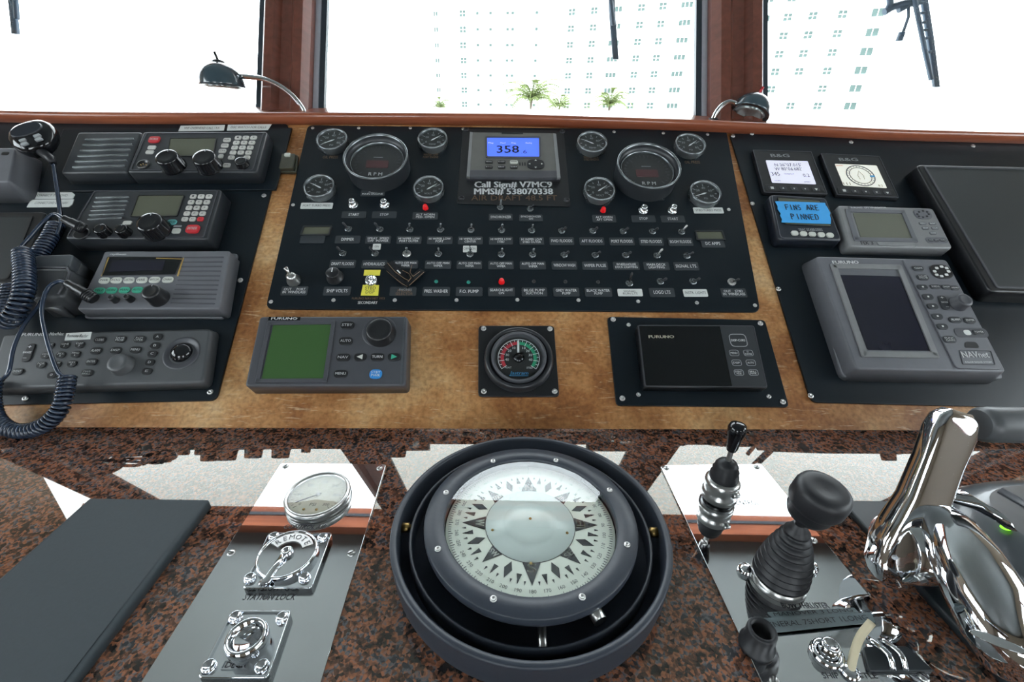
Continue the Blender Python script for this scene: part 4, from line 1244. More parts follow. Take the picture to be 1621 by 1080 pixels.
ap.part('knob_recess', MB().lathe([(r, ap.H), (r * 0.97, ap.H + 0.0012), (r * 0.86, ap.H + 0.0006), (r * 0.5, ap.H + 0.0003)], u, v, 40), 'case_slate')
knob(ap, 599.5, 521, 22, 0.018, 'plastic_black', mark=False)

rg = device('rudder_gauge', 'square black rudder angle gauge with red and green scale', 'gauge', [(757.5, 515.5), (877, 515.5), (885.5, 628), (757, 628)], 0.004, 'plastic_black', r=0.007, bevel=0.001, h0=0.0)
screws(rg, [(765.5, 520.5), (870.5, 521), (766, 620), (878, 620)], rg.H, SCREW_B)
hh = 0.024
u, v, r = fitcirc(DASH, 768.5, 874, 521.5, 612, 0.016)
rg.part('outer_bezel', MB().lathe([(r * 1.06, rg.H), (r * 1.05, 0.010), (r, 0.017), (r * 0.92, 0.018), (r * 0.87, 0.014), (r * 0.86, 0.012), (r * 0.82, 0.012)], u, v, 56), 'bezel_black')
rg.part('inner_bezel', MB().lathe([(r * 0.83, 0.011), (r * 0.83, 0.0195), (r * 0.8, 0.021), (r * 0.765, 0.021), (r * 0.74, 0.017), (r * 0.7, 0.0115)], u, v, 56), 'case_slate')
dz = 0.0115
rg.part('dial', MB().lathe([(r * 0.75, dz), (0, dz)], u, v, 48, False), 'dial_black')
ru = r * 0.62
def arc(u, v, r0, r1, a0, a1, n, h0, h1):
    mb = MB()
    P_ = [(u + r1 * math.cos(a0 + (a1 - a0) * k / n), v + r1 * math.sin(a0 + (a1 - a0) * k / n)) for k in range(n + 1)]
    Q_ = [(u + r0 * math.cos(a0 + (a1 - a0) * k / n), v + r0 * math.sin(a0 + (a1 - a0) * k / n)) for k in range(n + 1)]
    for k in range(n):
        mb.prism([P_[k], P_[k + 1], Q_[k + 1], Q_[k]], h0, h1)
    return mb
rg.part('port_scale', arc(u, v, ru * 0.72, ru * 0.93, R(92), R(215), 24, dz, dz + 0.0004), 'dial_red')
rg.part('starboard_scale', arc(u, v, ru * 0.72, ru * 0.93, R(88), R(-35), 24, dz, dz + 0.0004), 'dial_green')
rg.part('scale_ring', arc(u, v, ru * 0.99, ru * 1.02, R(-35), R(215), 50, dz, dz + 0.0005), 'print_white')
mb = MB(); mk = MB()
for k in range(-10, 11):
    a = R(90 - k * 12.5)
    big = k % 2 == 0
    mb.prism(rect(u + ru * (0.86 if big else 0.94) * math.cos(a), v + ru * (0.86 if big else 0.94) * math.sin(a), ru * (0.3 if big else 0.12), ru * 0.025, a), dz + 0.0004, dz + 0.0008)
    if k < 10:
        for j in (0.3, 0.7):
            a2 = R(90 - (k + j) * 12.5)
            mk.prism(rect(u + ru * 0.92 * math.cos(a2), v + ru * 0.92 * math.sin(a2), ru * 0.11, ru * 0.05, a2), dz + 0.0004, dz + 0.0007)
rg.part('tick_marks', mb, 'print_white'); rg.part('minor_marks', mk, 'dial_black')
for k in (1, 2, 3, 4):
    for s_ in (-1, 1):
        a = R(90 - s_ * k * 25)
        rg.text(str(k * 10), u + ru * 0.58 * math.cos(a), v + ru * 0.58 * math.sin(a), dz + 0.0006, ru * 0.13)
rg.text('PORT', u - ru * 0.52, v - ru * 0.52, dz + 0.0006, ru * 0.09); rg.text('STBD', u + ru * 0.52, v - ru * 0.52, dz + 0.0006, ru * 0.09)
rg.text('Jastram', u, v - ru * 0.8, dz + 0.0006, ru * 0.17, ru * 0.9, m='logo_blue', shear=0.2, bold=0.025)
rg.part('logo_line', MB().prism(rect(u, v - ru * 0.93, ru * 0.9, ru * 0.02), dz, dz + 0.0006), 'logo_blue')
rg.part('pointer', MB().prism(rect(u - ru * 0.02, v + ru * 0.6, ru * 0.1, ru * 0.66), dz + 0.001, dz + 0.0018), 'print_white')
rg.part('hub', MB().lathe([(ru * 0.26, dz), (ru * 0.25, dz + 0.003), (0, dz + 0.0035)], u, v, 24), 'screen_black')
rg.part('lens', MB().lathe([(r * 0.76, 0.0175), (0, 0.0175)], u, v, 40, False), 'gauge_glass')

fp = device('display_unit', 'black blank display in a screwed black mounting plate at the lower right of centre', 'display', [(961.5, 501.5), (1211, 506.5), (1249.5, 644.5), (976, 642)], 0.004, 'panel_black', r=0.007, bevel=0.0008, h0=0.0, body='mounting_plate')
screws(fp, [(970.5, 506), (1203.5, 512.5), (985, 631), (1239, 636.5)], fp.H, SCREW_B)
screws(fp, [(995, 514.5), (1010.5, 625), (1217, 628)], fp.H, SCREW)
fp.H = 0.022
bd = fp.part('body', MB().prism(quad_poly(fp, [(1009, 514), (1194, 515), (1216, 614.5), (1020, 613)], fp.H, 0.004), 0.004, fp.H, bevel=0.0012), 'plastic_black')
o_ = quad_poly(fp, [(1009.5, 514.5), (1193.5, 515.5), (1215.5, 614), (1020.5, 612.5)], fp.H, 0.004)
fp.part('edge_line', MB().frame(inset(o_, 0.0005), inset(o_, 0.0017), fp.H - 0.002, fp.H + 0.0006), 'case_slate')
sc_ = fp.part('screen', MB().prism([fp.px(x, y, fp.H) for x, y in ((1012, 516.5), (1139, 517), (1158.5, 611), (1023, 610.5))], fp.H - 0.0005, fp.H + 0.0005), 'screen_black')
kp = fp.part('keypad', MB().prism([fp.px(x, y, fp.H) for x, y in ((1139.5, 517), (1191.5, 517.5), (1212.5, 611.5), (1159, 611))], fp.H - 0.0005, fp.H + 0.0005), 'case_dark')
fp.tx('FURUNO', 1047, 533.5, 40, 4.4, fp.H + 0.0008, 'dial_cream', parent=sc_, bold=0.050)
fp.H = 0.0225
pad = fp.pr(1168.5, 539, 27, 20, fp.H, 0.3, 3)
fp.part('cursor_pad', MB().frame(pad, inset(pad, 0.0009), fp.H, fp.H + 0.0008), 'print_dim')
fp.tx('DISP-CURS', 1168.5, 539, 22, 3.4, fp.H + 0.0004, 'print_white', bold=0.040)
for x, y, s_ in ((1162, 559, 'MENU'), (1184.5, 559, 'F1\nRANGE'), (1166, 574.5, 'DISP'), (1188.5, 574.5, 'AUTO'), (1169.5, 590, 'EVENT\nMOB'), (1192.5, 590, 'BRILL\nPWR')):
    q_ = fp.pr(x, y, 15, 9.5, fp.H, 0.35, 3)
    k_ = fp.part('button', MB().frame(q_, inset(q_, 0.0006), fp.H, fp.H + 0.0006), 'print_dim')
    fp.tx(s_, x, y, 10.5, 3 if '\n' not in s_ else 6, fp.H + 0.0003, 'print_white', parent=k_)

# ------------------------------------------------------------------ right hand instruments
def bg(quad, label, txt):
    t = device('instrument_display', label, 'display', quad, 0.012, 'plastic_black', r=0.002, bevel=0.0008, taper=0.001)
    q = quad
    o = quad_poly(t, q, t.H, 0.002)
    t.part('rim', MB().frame(o, inset(o, 0.0013), t.H - 0.002, t.H + 0.0008), 'case_slate')
    Q = [quv(q, 0.17, 0.24), quv(q, 0.875, 0.235), quv(q, 0.875, 0.775), quv(q, 0.17, 0.765)]
    s_ = screen(t, Q, 'screen_white' if txt else 'screen_cream', grow=0)
    c = quv(q, 0.44, 0.12)
    t.tx('B&G', c[0], c[1], 29, 5, t.H + 0.0003, 'print_dim', bold=0.050)
    t.part('key_bar', MB().prism(quad_poly(t, [quv(q, 0.04, 0.82), quv(q, 0.96, 0.82), quv(q, 0.97, 0.975), quv(q, 0.03, 0.975)], t.H, 0.001), t.H - 0.001, t.H + 0.0012, bevel=0.0005), 'plastic_black')
    for k in range(5):
        c = quv(q, 0.15 + k * 0.175, 0.885)
        o = t.part('button', MB().prism(t.pr(c[0], c[1], 11, 5.4, t.H + 0.002, 0.2), t.H, t.H + 0.002, bevel=0.0004), 'case_dark')
        u, v = t.px(c[0], c[1], t.H + 0.002)
        sh = rect(u, v, 0.006, 0.006) if k == 0 else circ(u, v, 0.0036 if k == 4 else 0.0022, 3, ang=R(-90 if k != 1 else 90))
        t.part('symbol', MB().prism(sh, t.H + 0.0018, t.H + 0.0024), 'label_white', parent=o)
    if txt:
        for s, a, b, w, h_ in (('N 26°07.015\'', 0.5, 0.18, 42, 4.6), ("W 80°06.682'", 0.48, 0.36, 43, 4.6), ('345', 0.14, 0.6, 13, 5.5), ('WATERPILOT', 0.46, 0.58, 16, 2), ('0.2', 0.85, 0.62, 10, 5), ('COURSE', 0.14, 0.9, 10, 1.8), ('SPEED', 0.82, 0.9, 10, 1.8)):
            c = quv(Q, a, b); t.tx(s, c[0], c[1], w, h_, t.H + 0.0009, 'print_ink' if h_ > 3 else 'case_grey', parent=s_)
    else:
        u, v = t.px(*quv(Q, 0.5, 0.5), t.H); 
        w = abs(t.px(*Q[1], t.H)[0] - t.px(*Q[0], t.H)[0])
        for r0, r1, m_ in ((0.31, 0.335, 'case_grey'), (0.245, 0.26, 'case_grey')):
            t.part('compass_ring', arc(u, v, w * r0, w * r1, 0, 2 * math.pi, 40, t.H + 0.0007, t.H + 0.0011), m_, parent=s_)
        mb = MB()
        for k in range(24):
            a = R(k * 15); mb.prism(rect(u + w * 0.287 * math.cos(a), v + w * 0.287 * math.sin(a), w * 0.035, w * 0.007, a), t.H + 0.0007, t.H + 0.001)
        t.part('tick_marks', mb, 'case_grey', parent=s_)
        t.part('boat_outline', MB().tube([(u - w * 0.05, v - w * 0.12, t.H + 0.001), (u - w * 0.07, v, t.H + 0.001), (u, v + w * 0.15, t.H + 0.001), (u + w * 0.07, v, t.H + 0.001), (u + w * 0.05, v - w * 0.12, t.H + 0.001)], 0.0004, 4), 'case_light', parent=s_)
        t.part('wind_arrow', MB().prism(rect(u + w * 0.27, v - w * 0.02, w * 0.11, w * 0.05, 0), t.H + 0.001, t.H + 0.0014), 'logo_blue', parent=s_)
        c = quv(Q, 0.1, 0.9); t.tx('111', c[0], c[1], 11, 4, t.H + 0.0009, 'print_ink', parent=s_)
        c = quv(Q, 0.88, 0.9); t.tx('8.2', c[0], c[1], 7, 3, t.H + 0.0009, 'print_ink', parent=s_)
        c = quv(Q, 0.1, 0.07); t.tx('HEADING', c[0], c[1], 11, 1.8, t.H + 0.0009, 'dial_red', parent=s_)
    return t


bg([(1191.5, 237.4), (1284, 240), (1310, 307.7), (1209.6, 304.8)], 'small square display with position figures on a white screen', True)
bg([(1299, 243), (1391.7, 247.5), (1423, 313.5), (1325, 308.5)], 'small square display with a wind compass circle on a cream screen', False)

fi = device('fin_control', 'dark navy stabiliser control with five round keys, half covered by blue tape', 'control panel', [(1218, 307.7), (1308, 313), (1334, 381), (1233, 379)], 0.026, 'case_navy', r=0.008, bevel=0.004, taper=0.0015)
o = quad_poly(fi, [(1221, 309), (1306, 314), (1331, 379), (1235.5, 377)], fi.H, 0.007)
fi.part('edge_line', MB().frame(o, inset(o, 0.0009), fi.H - 0.001, fi.H + 0.0004), 'case_grey')
_ = screen(fi, [(1231, 313.5), (1297, 318), (1315.5, 359), (1243, 355)], 'lcd_olive', 'plastic_black', grow=0.0012)
fi.tx('TRAC STABILIZERS', 1283, 364, 38, 4.2, fi.H + 0.0004, 'print_dim', bold=0.040)
for i in range(5):
    key(fi, 1258.7 + i * 14, 368.5 + i * 0.8, 11, 7, 'key_light', r=0.5, n=5, h=0.0025)
bt = Thing('painters_tape', 'bright blue tape with torn edges reading FINS ARE PINNED', 'tape', DASH, *fi.px(1275, 335, fi.H), fi.H)
tq = [(1227, 319), (1232, 318.7), (1262, 319.6), (1306, 321.2), (1307, 325), (1309.5, 328), (1311, 331), (1314.5, 337), (1313.5, 341), (1315.5, 347), (1315, 354.5), (1280, 353.5), (1237, 352), (1238, 347), (1235, 341), (1236, 338), (1231, 331), (1231, 326)]
bt.part('tape', MB().prism([bt.px(x, y, fi.H + 0.0022) for x, y in tq], fi.H + 0.0017, fi.H + 0.0023), 'tape_blue')
def stroke(t, segs, w, h, m, name='handwriting'):
    mb = MB()
    for s_ in segs:
        P_ = [Vector((*t.px(x, y, h), h)) for x, y in s_]
        mb.tube(P_, w, 5)
    return t.part(name, mb, m)
def hand(word, x0, y0, cw, ch, slant=0.12):
    G = {'F': [[(0, 1), (0.05, 0)], [(0, 0), (0.75, 0.02)], [(0.05, 0.5), (0.6, 0.48)]], 'I': [[(0.35, 0), (0.4, 1)]], 'N': [[(0, 1), (0.05, 0.05), (0.65, 0.95), (0.7, 0)]],
         'S': [[(0.65, 0.1), (0.25, 0), (0.1, 0.25), (0.55, 0.6), (0.5, 0.95), (0.05, 0.95)]], 'A': [[(0, 1), (0.35, 0), (0.7, 1)], [(0.1, 0.6), (0.65, 0.6)]], 'R': [[(0, 1), (0.05, 0), (0.6, 0.1), (0.55, 0.45), (0.05, 0.5), (0.65, 1)]],
         'E': [[(0.65, 0), (0.05, 0.02), (0.05, 1), (0.65, 0.98)], [(0.05, 0.5), (0.55, 0.48)]], 'P': [[(0, 1), (0.05, 0), (0.6, 0.1), (0.6, 0.4), (0.05, 0.5)]], 'D': [[(0.05, 0), (0, 1), (0.5, 0.9), (0.65, 0.5), (0.5, 0.1), (0.05, 0)]]}
    out = []
    for i, c in enumerate(word):
        for s_ in G.get(c, []):
            out.append([(x0 + (i + a) * cw + (b) * ch * slant * 3, y0 + b * ch + i * 0.2) for a, b in s_])
    return out
stroke(bt, hand('FINS', 1242, 324, 6.5, 8) + hand('ARE', 1275, 324.5, 7, 8) + hand('PINNED', 1251, 338.5, 7.6, 8.5), 0.0008, fi.H + 0.0027, 'print_ink')

gp = device('gps_display', 'light grey navigator with blank olive screen and small keys', 'display', [(1325.8, 325), (1477, 329.5), (1509, 393.4), (1344.7, 390.5)], 0.027, 'case_light', r=0.007, bevel=0.003, taper=0.0015)
fr_ = quad_poly(gp, [(1337, 331), (1431, 333.5), (1453, 384), (1352, 382)], gp.H, 0.002)
gp.part('screen_frame', MB().frame(fr_, inset(fr_, 0.0085), gp.H - 0.001, gp.H + 0.002, bevel=0.0008), 'case_grey')
screen(gp, [(1350, 337.5), (1429, 339.5), (1447, 380.5), (1363, 378.5)], 'lcd_grey', grow=0)
gp.part('name_strip', MB().prism(gp.pr(1363, 328.6, 40, 3.4, gp.H + 0.0004, 0.1), gp.H - 0.001, gp.H + 0.0005), 'case_grey')
gp.tx('FURUNO  GPS NAVIGATOR', 1375, 328.9, 56, 2.2, gp.H + 0.0008, 'print_white')
gp.tx('FIX 3', 1372.5, 385, 19, 5.4, gp.H + 0.0003, 'print_ink', bold=0.025)
gp.part('highlight_bar', MB().prism(quad_poly(gp, [(1386, 383.5), (1446, 385), (1448, 390.5), (1390, 389)], gp.H, 0.002), gp.H - 0.001, gp.H + 0.002, bevel=0.001), 'case_light')
key(gp, 1461.5, 338.5, 27, 15, 'case_grey', r=0.5, n=5)
for a in range(0, 360, 45):
    x, y = 1461.5 + 9 * math.cos(R(a)), 338.8 + 5 * math.sin(R(a))
    gp.part('symbol', MB().prism(gp.pr(x, y, 3, 2.4, gp.H + 0.0026, 0.3), gp.H + 0.001, gp.H + 0.0026), 'print_ink')
for x, y, s_ in ((1461, 353.5, 'MENU'), (1476.5, 353.7, 'DISP'), (1465.5, 361, 'ENT'), (1480.5, 361, 'CLR'), (1477.5, 369, 'TONE')):
    key(gp, x, y, 11, 4.6, 'case_grey', r=0.4, text=s_, tm='print_white', h=0.0012)
key(gp, 1483, 380, 34, 9.5, 'case_grey', r=0.5, n=5, h=0.001)
for x, s_ in ((1474, 'MOB'), (1483, 'WPT'), (1492.5, 'PWR')):
    key(gp, x, 380, 8, 5, 'case_slate', r=0.4, text=s_, tm='print_white', h=0.002)

nv = device('navigation_display', 'large grey radar plotter with dark blank screen and a right column of oval keys', 'display', [(1291.6, 405.5), (1498.5, 411), (1594, 589.7), (1355.5, 585)], 0.036, 'case_grey', r=0.007, bevel=0.003, taper=0.008)
nv.part('base_flange', MB().prism(quad_poly(nv, [(1277, 414), (1500, 421), (1590, 600), (1335, 597)], 0.014, 0.008), PH, 0.014, bevel=0.002), 'case_grey')
fr_ = quad_poly(nv, [(1313, 418), (1426, 420), (1487, 568), (1364, 566)], nv.H, 0.003)
nv.part('screen_frame', MB().frame(fr_, inset(fr_, 0.0105), nv.H - 0.001, nv.H + 0.0025, bevel=0.001), 'case_light')
nv.part('key_column', MB().prism(quad_poly(nv, [(1427, 411), (1493, 413), (1586, 586), (1512, 584)], nv.H, 0.006), nv.H - 0.001, nv.H + 0.0022, bevel=0.001), 'case_grey')
screen(nv, [(1327.5, 435.5), (1424, 438), (1477, 556), (1373, 554)], 'screen_off', grow=0)
nv.tx('FURUNO', 1338.5, 415.5, 41, 4.6, nv.H + 0.003, 'print_white', bold=0.060)
nv.H += 0.0022
for x, y, w, hgt, s_ in ((1454, 424.5, 17, 8, 'CLEAR'), (1461.5, 438.5, 18, 8.5, 'SAVE\nMOB'), (1461, 454, 16, 8, '·'), (1481.5, 453.5, 16, 7, 'HIDE'), (1498.5, 454, 15, 7, 'DISP'), (1512, 455.5, 14, 7, 'MENU'), (1469.5, 469.5, 17, 9, '·'), (1477, 484.5, 17, 9, '·'),
                          (1484.5, 500.5, 17, 9, '·'), (1492.5, 516.5, 17, 9, '·'), (1513, 506, 19, 9.5, 'ALARM'), (1536, 507, 17, 9, 'ENTER'), (1504, 537, 20, 10.5, 'FUNC\nGAIN'), (1550, 525.5, 18, 8.5, 'POWER')):
    key(nv, x, y, w, hgt, 'case_dark', r=0.5, n=5, text=s_ if s_ != '·' else None, tm='print_white')
    if s_ == '·':
        u, v = nv.px(x, y, nv.H + 0.0022)
        nv.part('symbol', MB().prism(rect(u, v, 0.0028, 0.0028), nv.H + 0.0018, nv.H + 0.0024), 'label_white')
nv.part('key_surround', MB().prism(nv.pr(1538, 526.5, 52, 15, nv.H + 0.001, 0.5, 5), nv.H - 0.001, nv.H + 0.0006), 'case_slate')
nv.part('button', MB().prism(nv.pr(1531.5, 526.5, 11, 8, nv.H + 0.001, 0.5, 5), nv.H, nv.H + 0.001), 'label_white')
key(nv, 1491, 429.5, 33, 22, 'plastic_black', r=0.5, n=6)
for a in range(0, 360, 45):
    x, y = 1491 + 11 * math.cos(R(a)), 429.5 + 7.5 * math.sin(R(a))
    nv.part('symbol', MB().prism(nv.pr(x, y, 5, 3.4, nv.H + 0.0027, 0.3), nv.H + 0.0015, nv.H + 0.0026), 'label_white')
nv.part('rocker_key', MB().prism(quad_poly(nv, [(1484, 467), (1497, 468), (1506, 490), (1493, 490)], nv.H + 0.002, 0.006, 4), nv.H - 0.001, nv.H + 0.002, bevel=0.0008), 'case_dark')
nv.tx('+', 1491.5, 471.5, 5, 4, nv.H + 0.0024); nv.tx('RANGE', 1495.5, 478.5, 10, 2.6, nv.H + 0.0024); nv.tx('-', 1499.5, 485.5, 5, 2, nv.H + 0.0024)
knob(nv, 1529, 474, 12, 0.016, 'case_slate', mark=False)
nv.part('card_slot', MB().prism(quad_poly(nv, [(1528, 541), (1545, 541.5), (1551, 551), (1527, 550.5)], nv.H + 0.0004, 0.004, 3), nv.H - 0.001, nv.H + 0.0006), 'plastic_black')
q_ = quad_poly(nv, [(1518, 554), (1569, 555.5), (1576, 578), (1524, 577)], nv.H + 0.0005, 0.002)
nv.part('badge', MB().frame(q_, inset(q_, 0.0009), nv.H - 0.001, nv.H + 0.0008), 'case_dark')
nv.tx('NAVnet', 1544, 562, 42, 9.5, nv.H + 0.0005, 'print_white', bold=0.025); nv.tx('COLOR RADAR SYSTEM', 1549, 573.5, 42, 2.6, nv.H + 0.0005, 'print_white')

rm = device('monitor', 'large matt black flat monitor cut by the right edge', 'monitor', [(1450.5, 260.5), (1800, 268), (1960, 475), (1568, 462)], 0.034, 'plastic_black', r=0.01, bevel=0.003, taper=0.002)
o_ = quad_poly(rm, [(1461, 263.5), (1790, 271), (1940, 468), (1577, 456.5)], rm.H, 0.004)
rm.part('screen_frame', MB().frame(o_, inset(o_, 0.004), rm.H - 0.001, rm.H + 0.0016, bevel=0.0006), 'case_slate')
rm.part('screen', MB().prism(inset(o_, 0.0035), rm.H - 0.001, rm.H + 0.0004), 'screen_matt')
# ------------------------------------------------------------------ magnetic compass in its gimbal ring
CU, CV = 0.0235, 0.3585
cm = Thing('compass', 'large round magnetic compass in a black gimbal ring set in the granite', 'compass', TOP, CU, CV)
RO = 0.1485
cm.part('outer_ring', MB().lathe([(0.146, 0.0002), (0.1475, 0.012), (RO - 0.0005, 0.031), (RO, 0.0335), (RO - 0.0015, 0.035), (RO - 0.006, 0.035), (RO - 0.0075, 0.033), (RO - 0.0085, 0.0005), (0.05, 0.0005)], CU, CV, 80), 'compass_enamel')
gm = cm.part('gimbal_ring', MB().lathe([(0.126, 0.008), (0.130, 0.008), (0.130, 0.026), (0.1285, 0.027), (0.1265, 0.026), (0.126, 0.008)], CU, CV, 72), 'compass_enamel')
BH = 0.042
cm.part('bowl', MB().lathe([(0.040, 0.001), (0.085, 0.006), (0.098, 0.018), (0.100, 0.0335)], CU, CV, 64), 'compass_bowl')
bz = cm.part('bezel_ring', MB().lathe([(0.099, 0.030), (0.1128, 0.031), (0.1136, 0.034), (0.1136, 0.0405), (0.1128, BH), (0.0935, BH), (0.0925, BH - 0.001), (0.0922, BH - 0.010)], CU, CV, 80), 'compass_enamel')
me_s = mesh_of('screw', MB().lathe([(0.0034, 0), (0.0034, 0.0006), (0.0026, 0.0014), (0.0011, 0.0014), (0.001, 0.0006), (0, 0.0006)], seg=14), 'steel_satin')
for x, y in ((706, 780), (780.5, 730), (880, 729), (965, 776), (992.5, 862.5), (921.5, 945.5), (781, 948.5), (693, 869.5)):
    u, v = cm.px(x, y, BH); cm.inst('screw', me_s, u, v, BH)
for a in (0, 180):
    d = Vector((math.cos(R(a)), math.sin(R(a)), 0)); c = Vector((CU, CV, 0.021))
    cm.part('gimbal_pin', MB().tube([c + d * 0.129, c + d * 0.1325, c + d * 0.133, c + d * 0.14], [0.0035, 0.0035, 0.0055, 0.0055], 10), 'brass')
for a in (-90, 90):
    d = Vector((math.cos(R(a)), math.sin(R(a)), 0)); c = Vector((CU + 0.008, CV, 0.017))
    cm.part('gimbal_pin', MB().tube([c + d * 0.100, c + d * 0.126], 0.004, 10), 'steel_satin')
cm.part('filler_plug', MB().tube([(CU + 0.053, CV - 0.088, 0.027), (CU + 0.060, CV - 0.103, 0.025)], 0.0065, 12), 'steel_satin')
CH = 0.030
card = cm.part('compass_card', MB().lathe([(0.0925, CH - 0.004), (0.0915, CH - 0.001), (0.088, CH), (0, CH)], CU, CV, 64, False), 'card_white')
cm.part('dome', MB().lathe([(0.0485, CH + 0.0002), (0.0483, CH + 0.001), (0.031, CH + 0.0012), (0.0285, CH + 0.0035), (0.022, CH + 0.0062), (0.012, CH + 0.0076), (0, CH + 0.008)], CU, CV, 48), 'dome_white', parent=card)
cm.part('ring_line', arc(CU, CV, 0.0486, 0.0491, 0, 2 * math.pi, 64, CH, CH + 0.0003), 'print_ink', parent=card)
for x, y in ((839.5, 831.5), (836.5, 797.5), (898, 843), (840.5, 891), (779.5, 838.5)):
    u, v = cm.px(x, y, CH + 0.002); zc = CH + (0.008 if y < 835 and y > 820 else 0.001)
    cm.part('pivot_pin', MB().lathe([(0.0016, zc), (0.0012, zc + 0.001), (0, zc + 0.001)], CU + 0.0 if zc > CH + 0.005 else u, CV if zc > CH + 0.005 else v, 10), 'brass', parent=card)


def pol(r, a):
    """card bearing a (degrees clockwise from the bow) at radius r"""
    t = R(90 - a)
    return (CU + r * math.cos(t), CV + r * math.sin(t))


mb = MB()
h0, h1 = CH + 0.0001, CH + 0.0005
for a in range(0, 360, 45):
    big = a % 90 == 0
    wd_ = 10.5 if big else 8.5
    tip = 0.0735 if big else 0.069
    mb.prism([pol(0.0495, a - wd_), pol(0.0495, a + wd_), pol(tip, a)], h0, h1)
for k in range(8):
    a = 22.5 + 45 * k
    mb.prism([pol(0.0515, a), pol(0.0605, a - 4), pol(0.071, a), pol(0.0605, a + 4)], h0, h1)
for k in range(16):
    a = 11.25 + 22.5 * k
    mb.prism([pol(0.0625, a - 2.4), pol(0.0625, a + 2.4), pol(0.0725, a)], h0, h1)
for k in range(64):
    if k % 4:
        a = k * 5.625
        mb.prism([pol(0.0695, a - 0.9), pol(0.0695, a + 0.9), pol(0.0735, a)], h0, h1)
cm.part('rose_points', mb, 'print_ink', parent=card)
mb = MB()
for k in range(180):
    a = k * 2
    mb.prism([pol(0.0855 if k % 5 else 0.084, a - 0.13), pol(0.0855 if k % 5 else 0.084, a + 0.13), pol(0.0885, a + 0.13), pol(0.0885, a - 0.13)], h0, h1)
cm.part('degree_marks', mb, 'case_grey', parent=card)
for s_, a in (('N', 0), ('NE', 45), ('E', 90), ('SE', 135), ('S', 180), ('SW', 225), ('W', 270), ('NW', 315)):
    r_ = 0.0555 if len(s_) == 1 else 0.0542
    u, v = pol(r_, a)
    cm.text(s_, u, v, h1 + 0.0002, 0.0095 if len(s_) == 1 else 0.0062, 0.0085 if len(s_) == 1 else 0.0098, R(180 - a), 'card_white', parent=card, bold=0.04)
for k in range(36):
    a = k * 10
    u, v = pol(0.0798, a)
    cm.text(str(a), u, v, h1, 0.0036, None, R(180 - a), 'case_dark', parent=card)
cm.text('DAIKO', CU - 0.001, CV + 0.0525, h1 + 0.0002, 0.0032, 0.021, 0, 'case_grey', parent=card, bold=0.05)
cm.part('lubber_line', MB().prism([(CU - 0.0004, CV + 0.086), (CU + 0.0004, CV + 0.086), (CU + 0.0004, CV + 0.092), (CU - 0.0004, CV + 0.092)], CH, CH + 0.004), 'print_ink', parent=card)
cm.part('cover_glass', MB().lathe([(0.0925, BH - 0.0028), (0, BH - 0.0028)], CU, CV, 64, False), 'compass_glass')

# ------------------------------------------------------------------ left steel plate with air gauge and locks
def plateq(name, label, q, h, m='steel_mirror'):
    P_ = [TOP.pix(x, y, h) for x, y in q]
    return P_


def ext(a, b, k):
    return (a[0] + (b[0] - a[0]) * k, a[1] + (b[1] - a[1]) * k)


def steel_plate(label, tl, tr_, br, bl, k):
    T_ = [TOP.pix(*p, 0.0025) for p in (tl, tr_, br, bl)]
    T_[2] = ext(T_[1], T_[2], k[1]); T_[3] = ext(T_[0], T_[3], k[0])
    cu, cv = sum(p[0] for p in T_) / 4, sum(p[1] for p in T_) / 4
    t = Thing('steel_plate', label, 'metal plate', TOP, cu, cv)
    t.part('plate', MB().prism(rquad(T_, 0.004), 0.0001, 0.0025, bevel=0.0006), 'steel_mirror')
    return t


SLOT = mesh_of('screw', MB().lathe([(0.0042, 0), (0.0040, 0.0007), (0.0028, 0.0014), (0, 0.0016)], seg=18), 'steel_satin')
SLOTL = mesh_of('slot', MB().prism(rect(0, 0, 0.0068, 0.0009), 0.0012, 0.0019), 'print_ink')


def slots(t, pts, h):
    for x, y in pts:
        u, v = t.px(x, y, h)
        o = t.inst('screw', SLOT, u, v, h, rz=random.random() * 3)
        link(bpy.data.objects.new('slot', SLOTL), o)


lp = steel_plate('polished steel plate left of the compass carrying the air gauge', (444.4, 733.4), (611.5, 734.5), (507.8, 1080), (222.9, 1080), (1.25, 1.25))
PT = 0.0025
slots(lp, [(452, 739), (601, 741.5), (366, 875), (556, 876)], PT)
lp.tx('CONTROL AIR', 483, 834, 66, 6.5, PT + 0.0003, 'case_grey', shear=0.25)
lp.tx('STATION LOCK', 427, 945.5, 83, 10, PT + 0.0003, 'case_slate', shear=0.25)

ag = Thing('air_gauge', 'round cream-faced pressure gauge in chrome rim on left steel plate', 'gauge', TOP, *fitcirc(TOP, 448.5, 554.5, 747, 818, 0.014)[:2], PT)
u, v, r = fitcirc(TOP, 448.5, 554.5, 747, 818, 0.014)
ag.part('rim', MB().lathe([(r * 1.0, PT + 0.0002), (r * 1.02, 0.00318), (r * 0.98, 0.00509), (r, 0.00763), (r * 1.01, 0.01208), (r * 0.985, 0.01399), (r * 0.93, 0.01431), (r * 0.88, 0.01336), (r * 0.86, 0.01049)], u, v, 56), 'steel_satin')
d = ag.part('dial', MB().lathe([(r * 0.87, 0.01049), (0, 0.01049)], u, v, 40, False), 'dial_cream')
mb = MB()
for k in range(31):
    a = R(225 - k * 9); L = 0.12 if k % 5 == 0 else 0.06
    mb.prism(rect(u + r * (0.8 - L / 2) * math.cos(a), v + r * (0.8 - L / 2) * math.sin(a), r * L, r * 0.00954, a), 0.01056, 0.01075)
ag.part('tick_marks', mb, 'print_ink', parent=d)
for k, s_ in enumerate(('0', '50', '100', '150', '200', '250', '300')):
    a = R(225 - k * 45); ag.text(s_, u + r * 0.58 * math.cos(a), v + r * 0.58 * math.sin(a), 0.01075, r * 0.1, m='case_slate', parent=d)
ag.text('PSI', u, v - r * 0.42, 0.01075, r * 0.12, m='case_slate', parent=d)
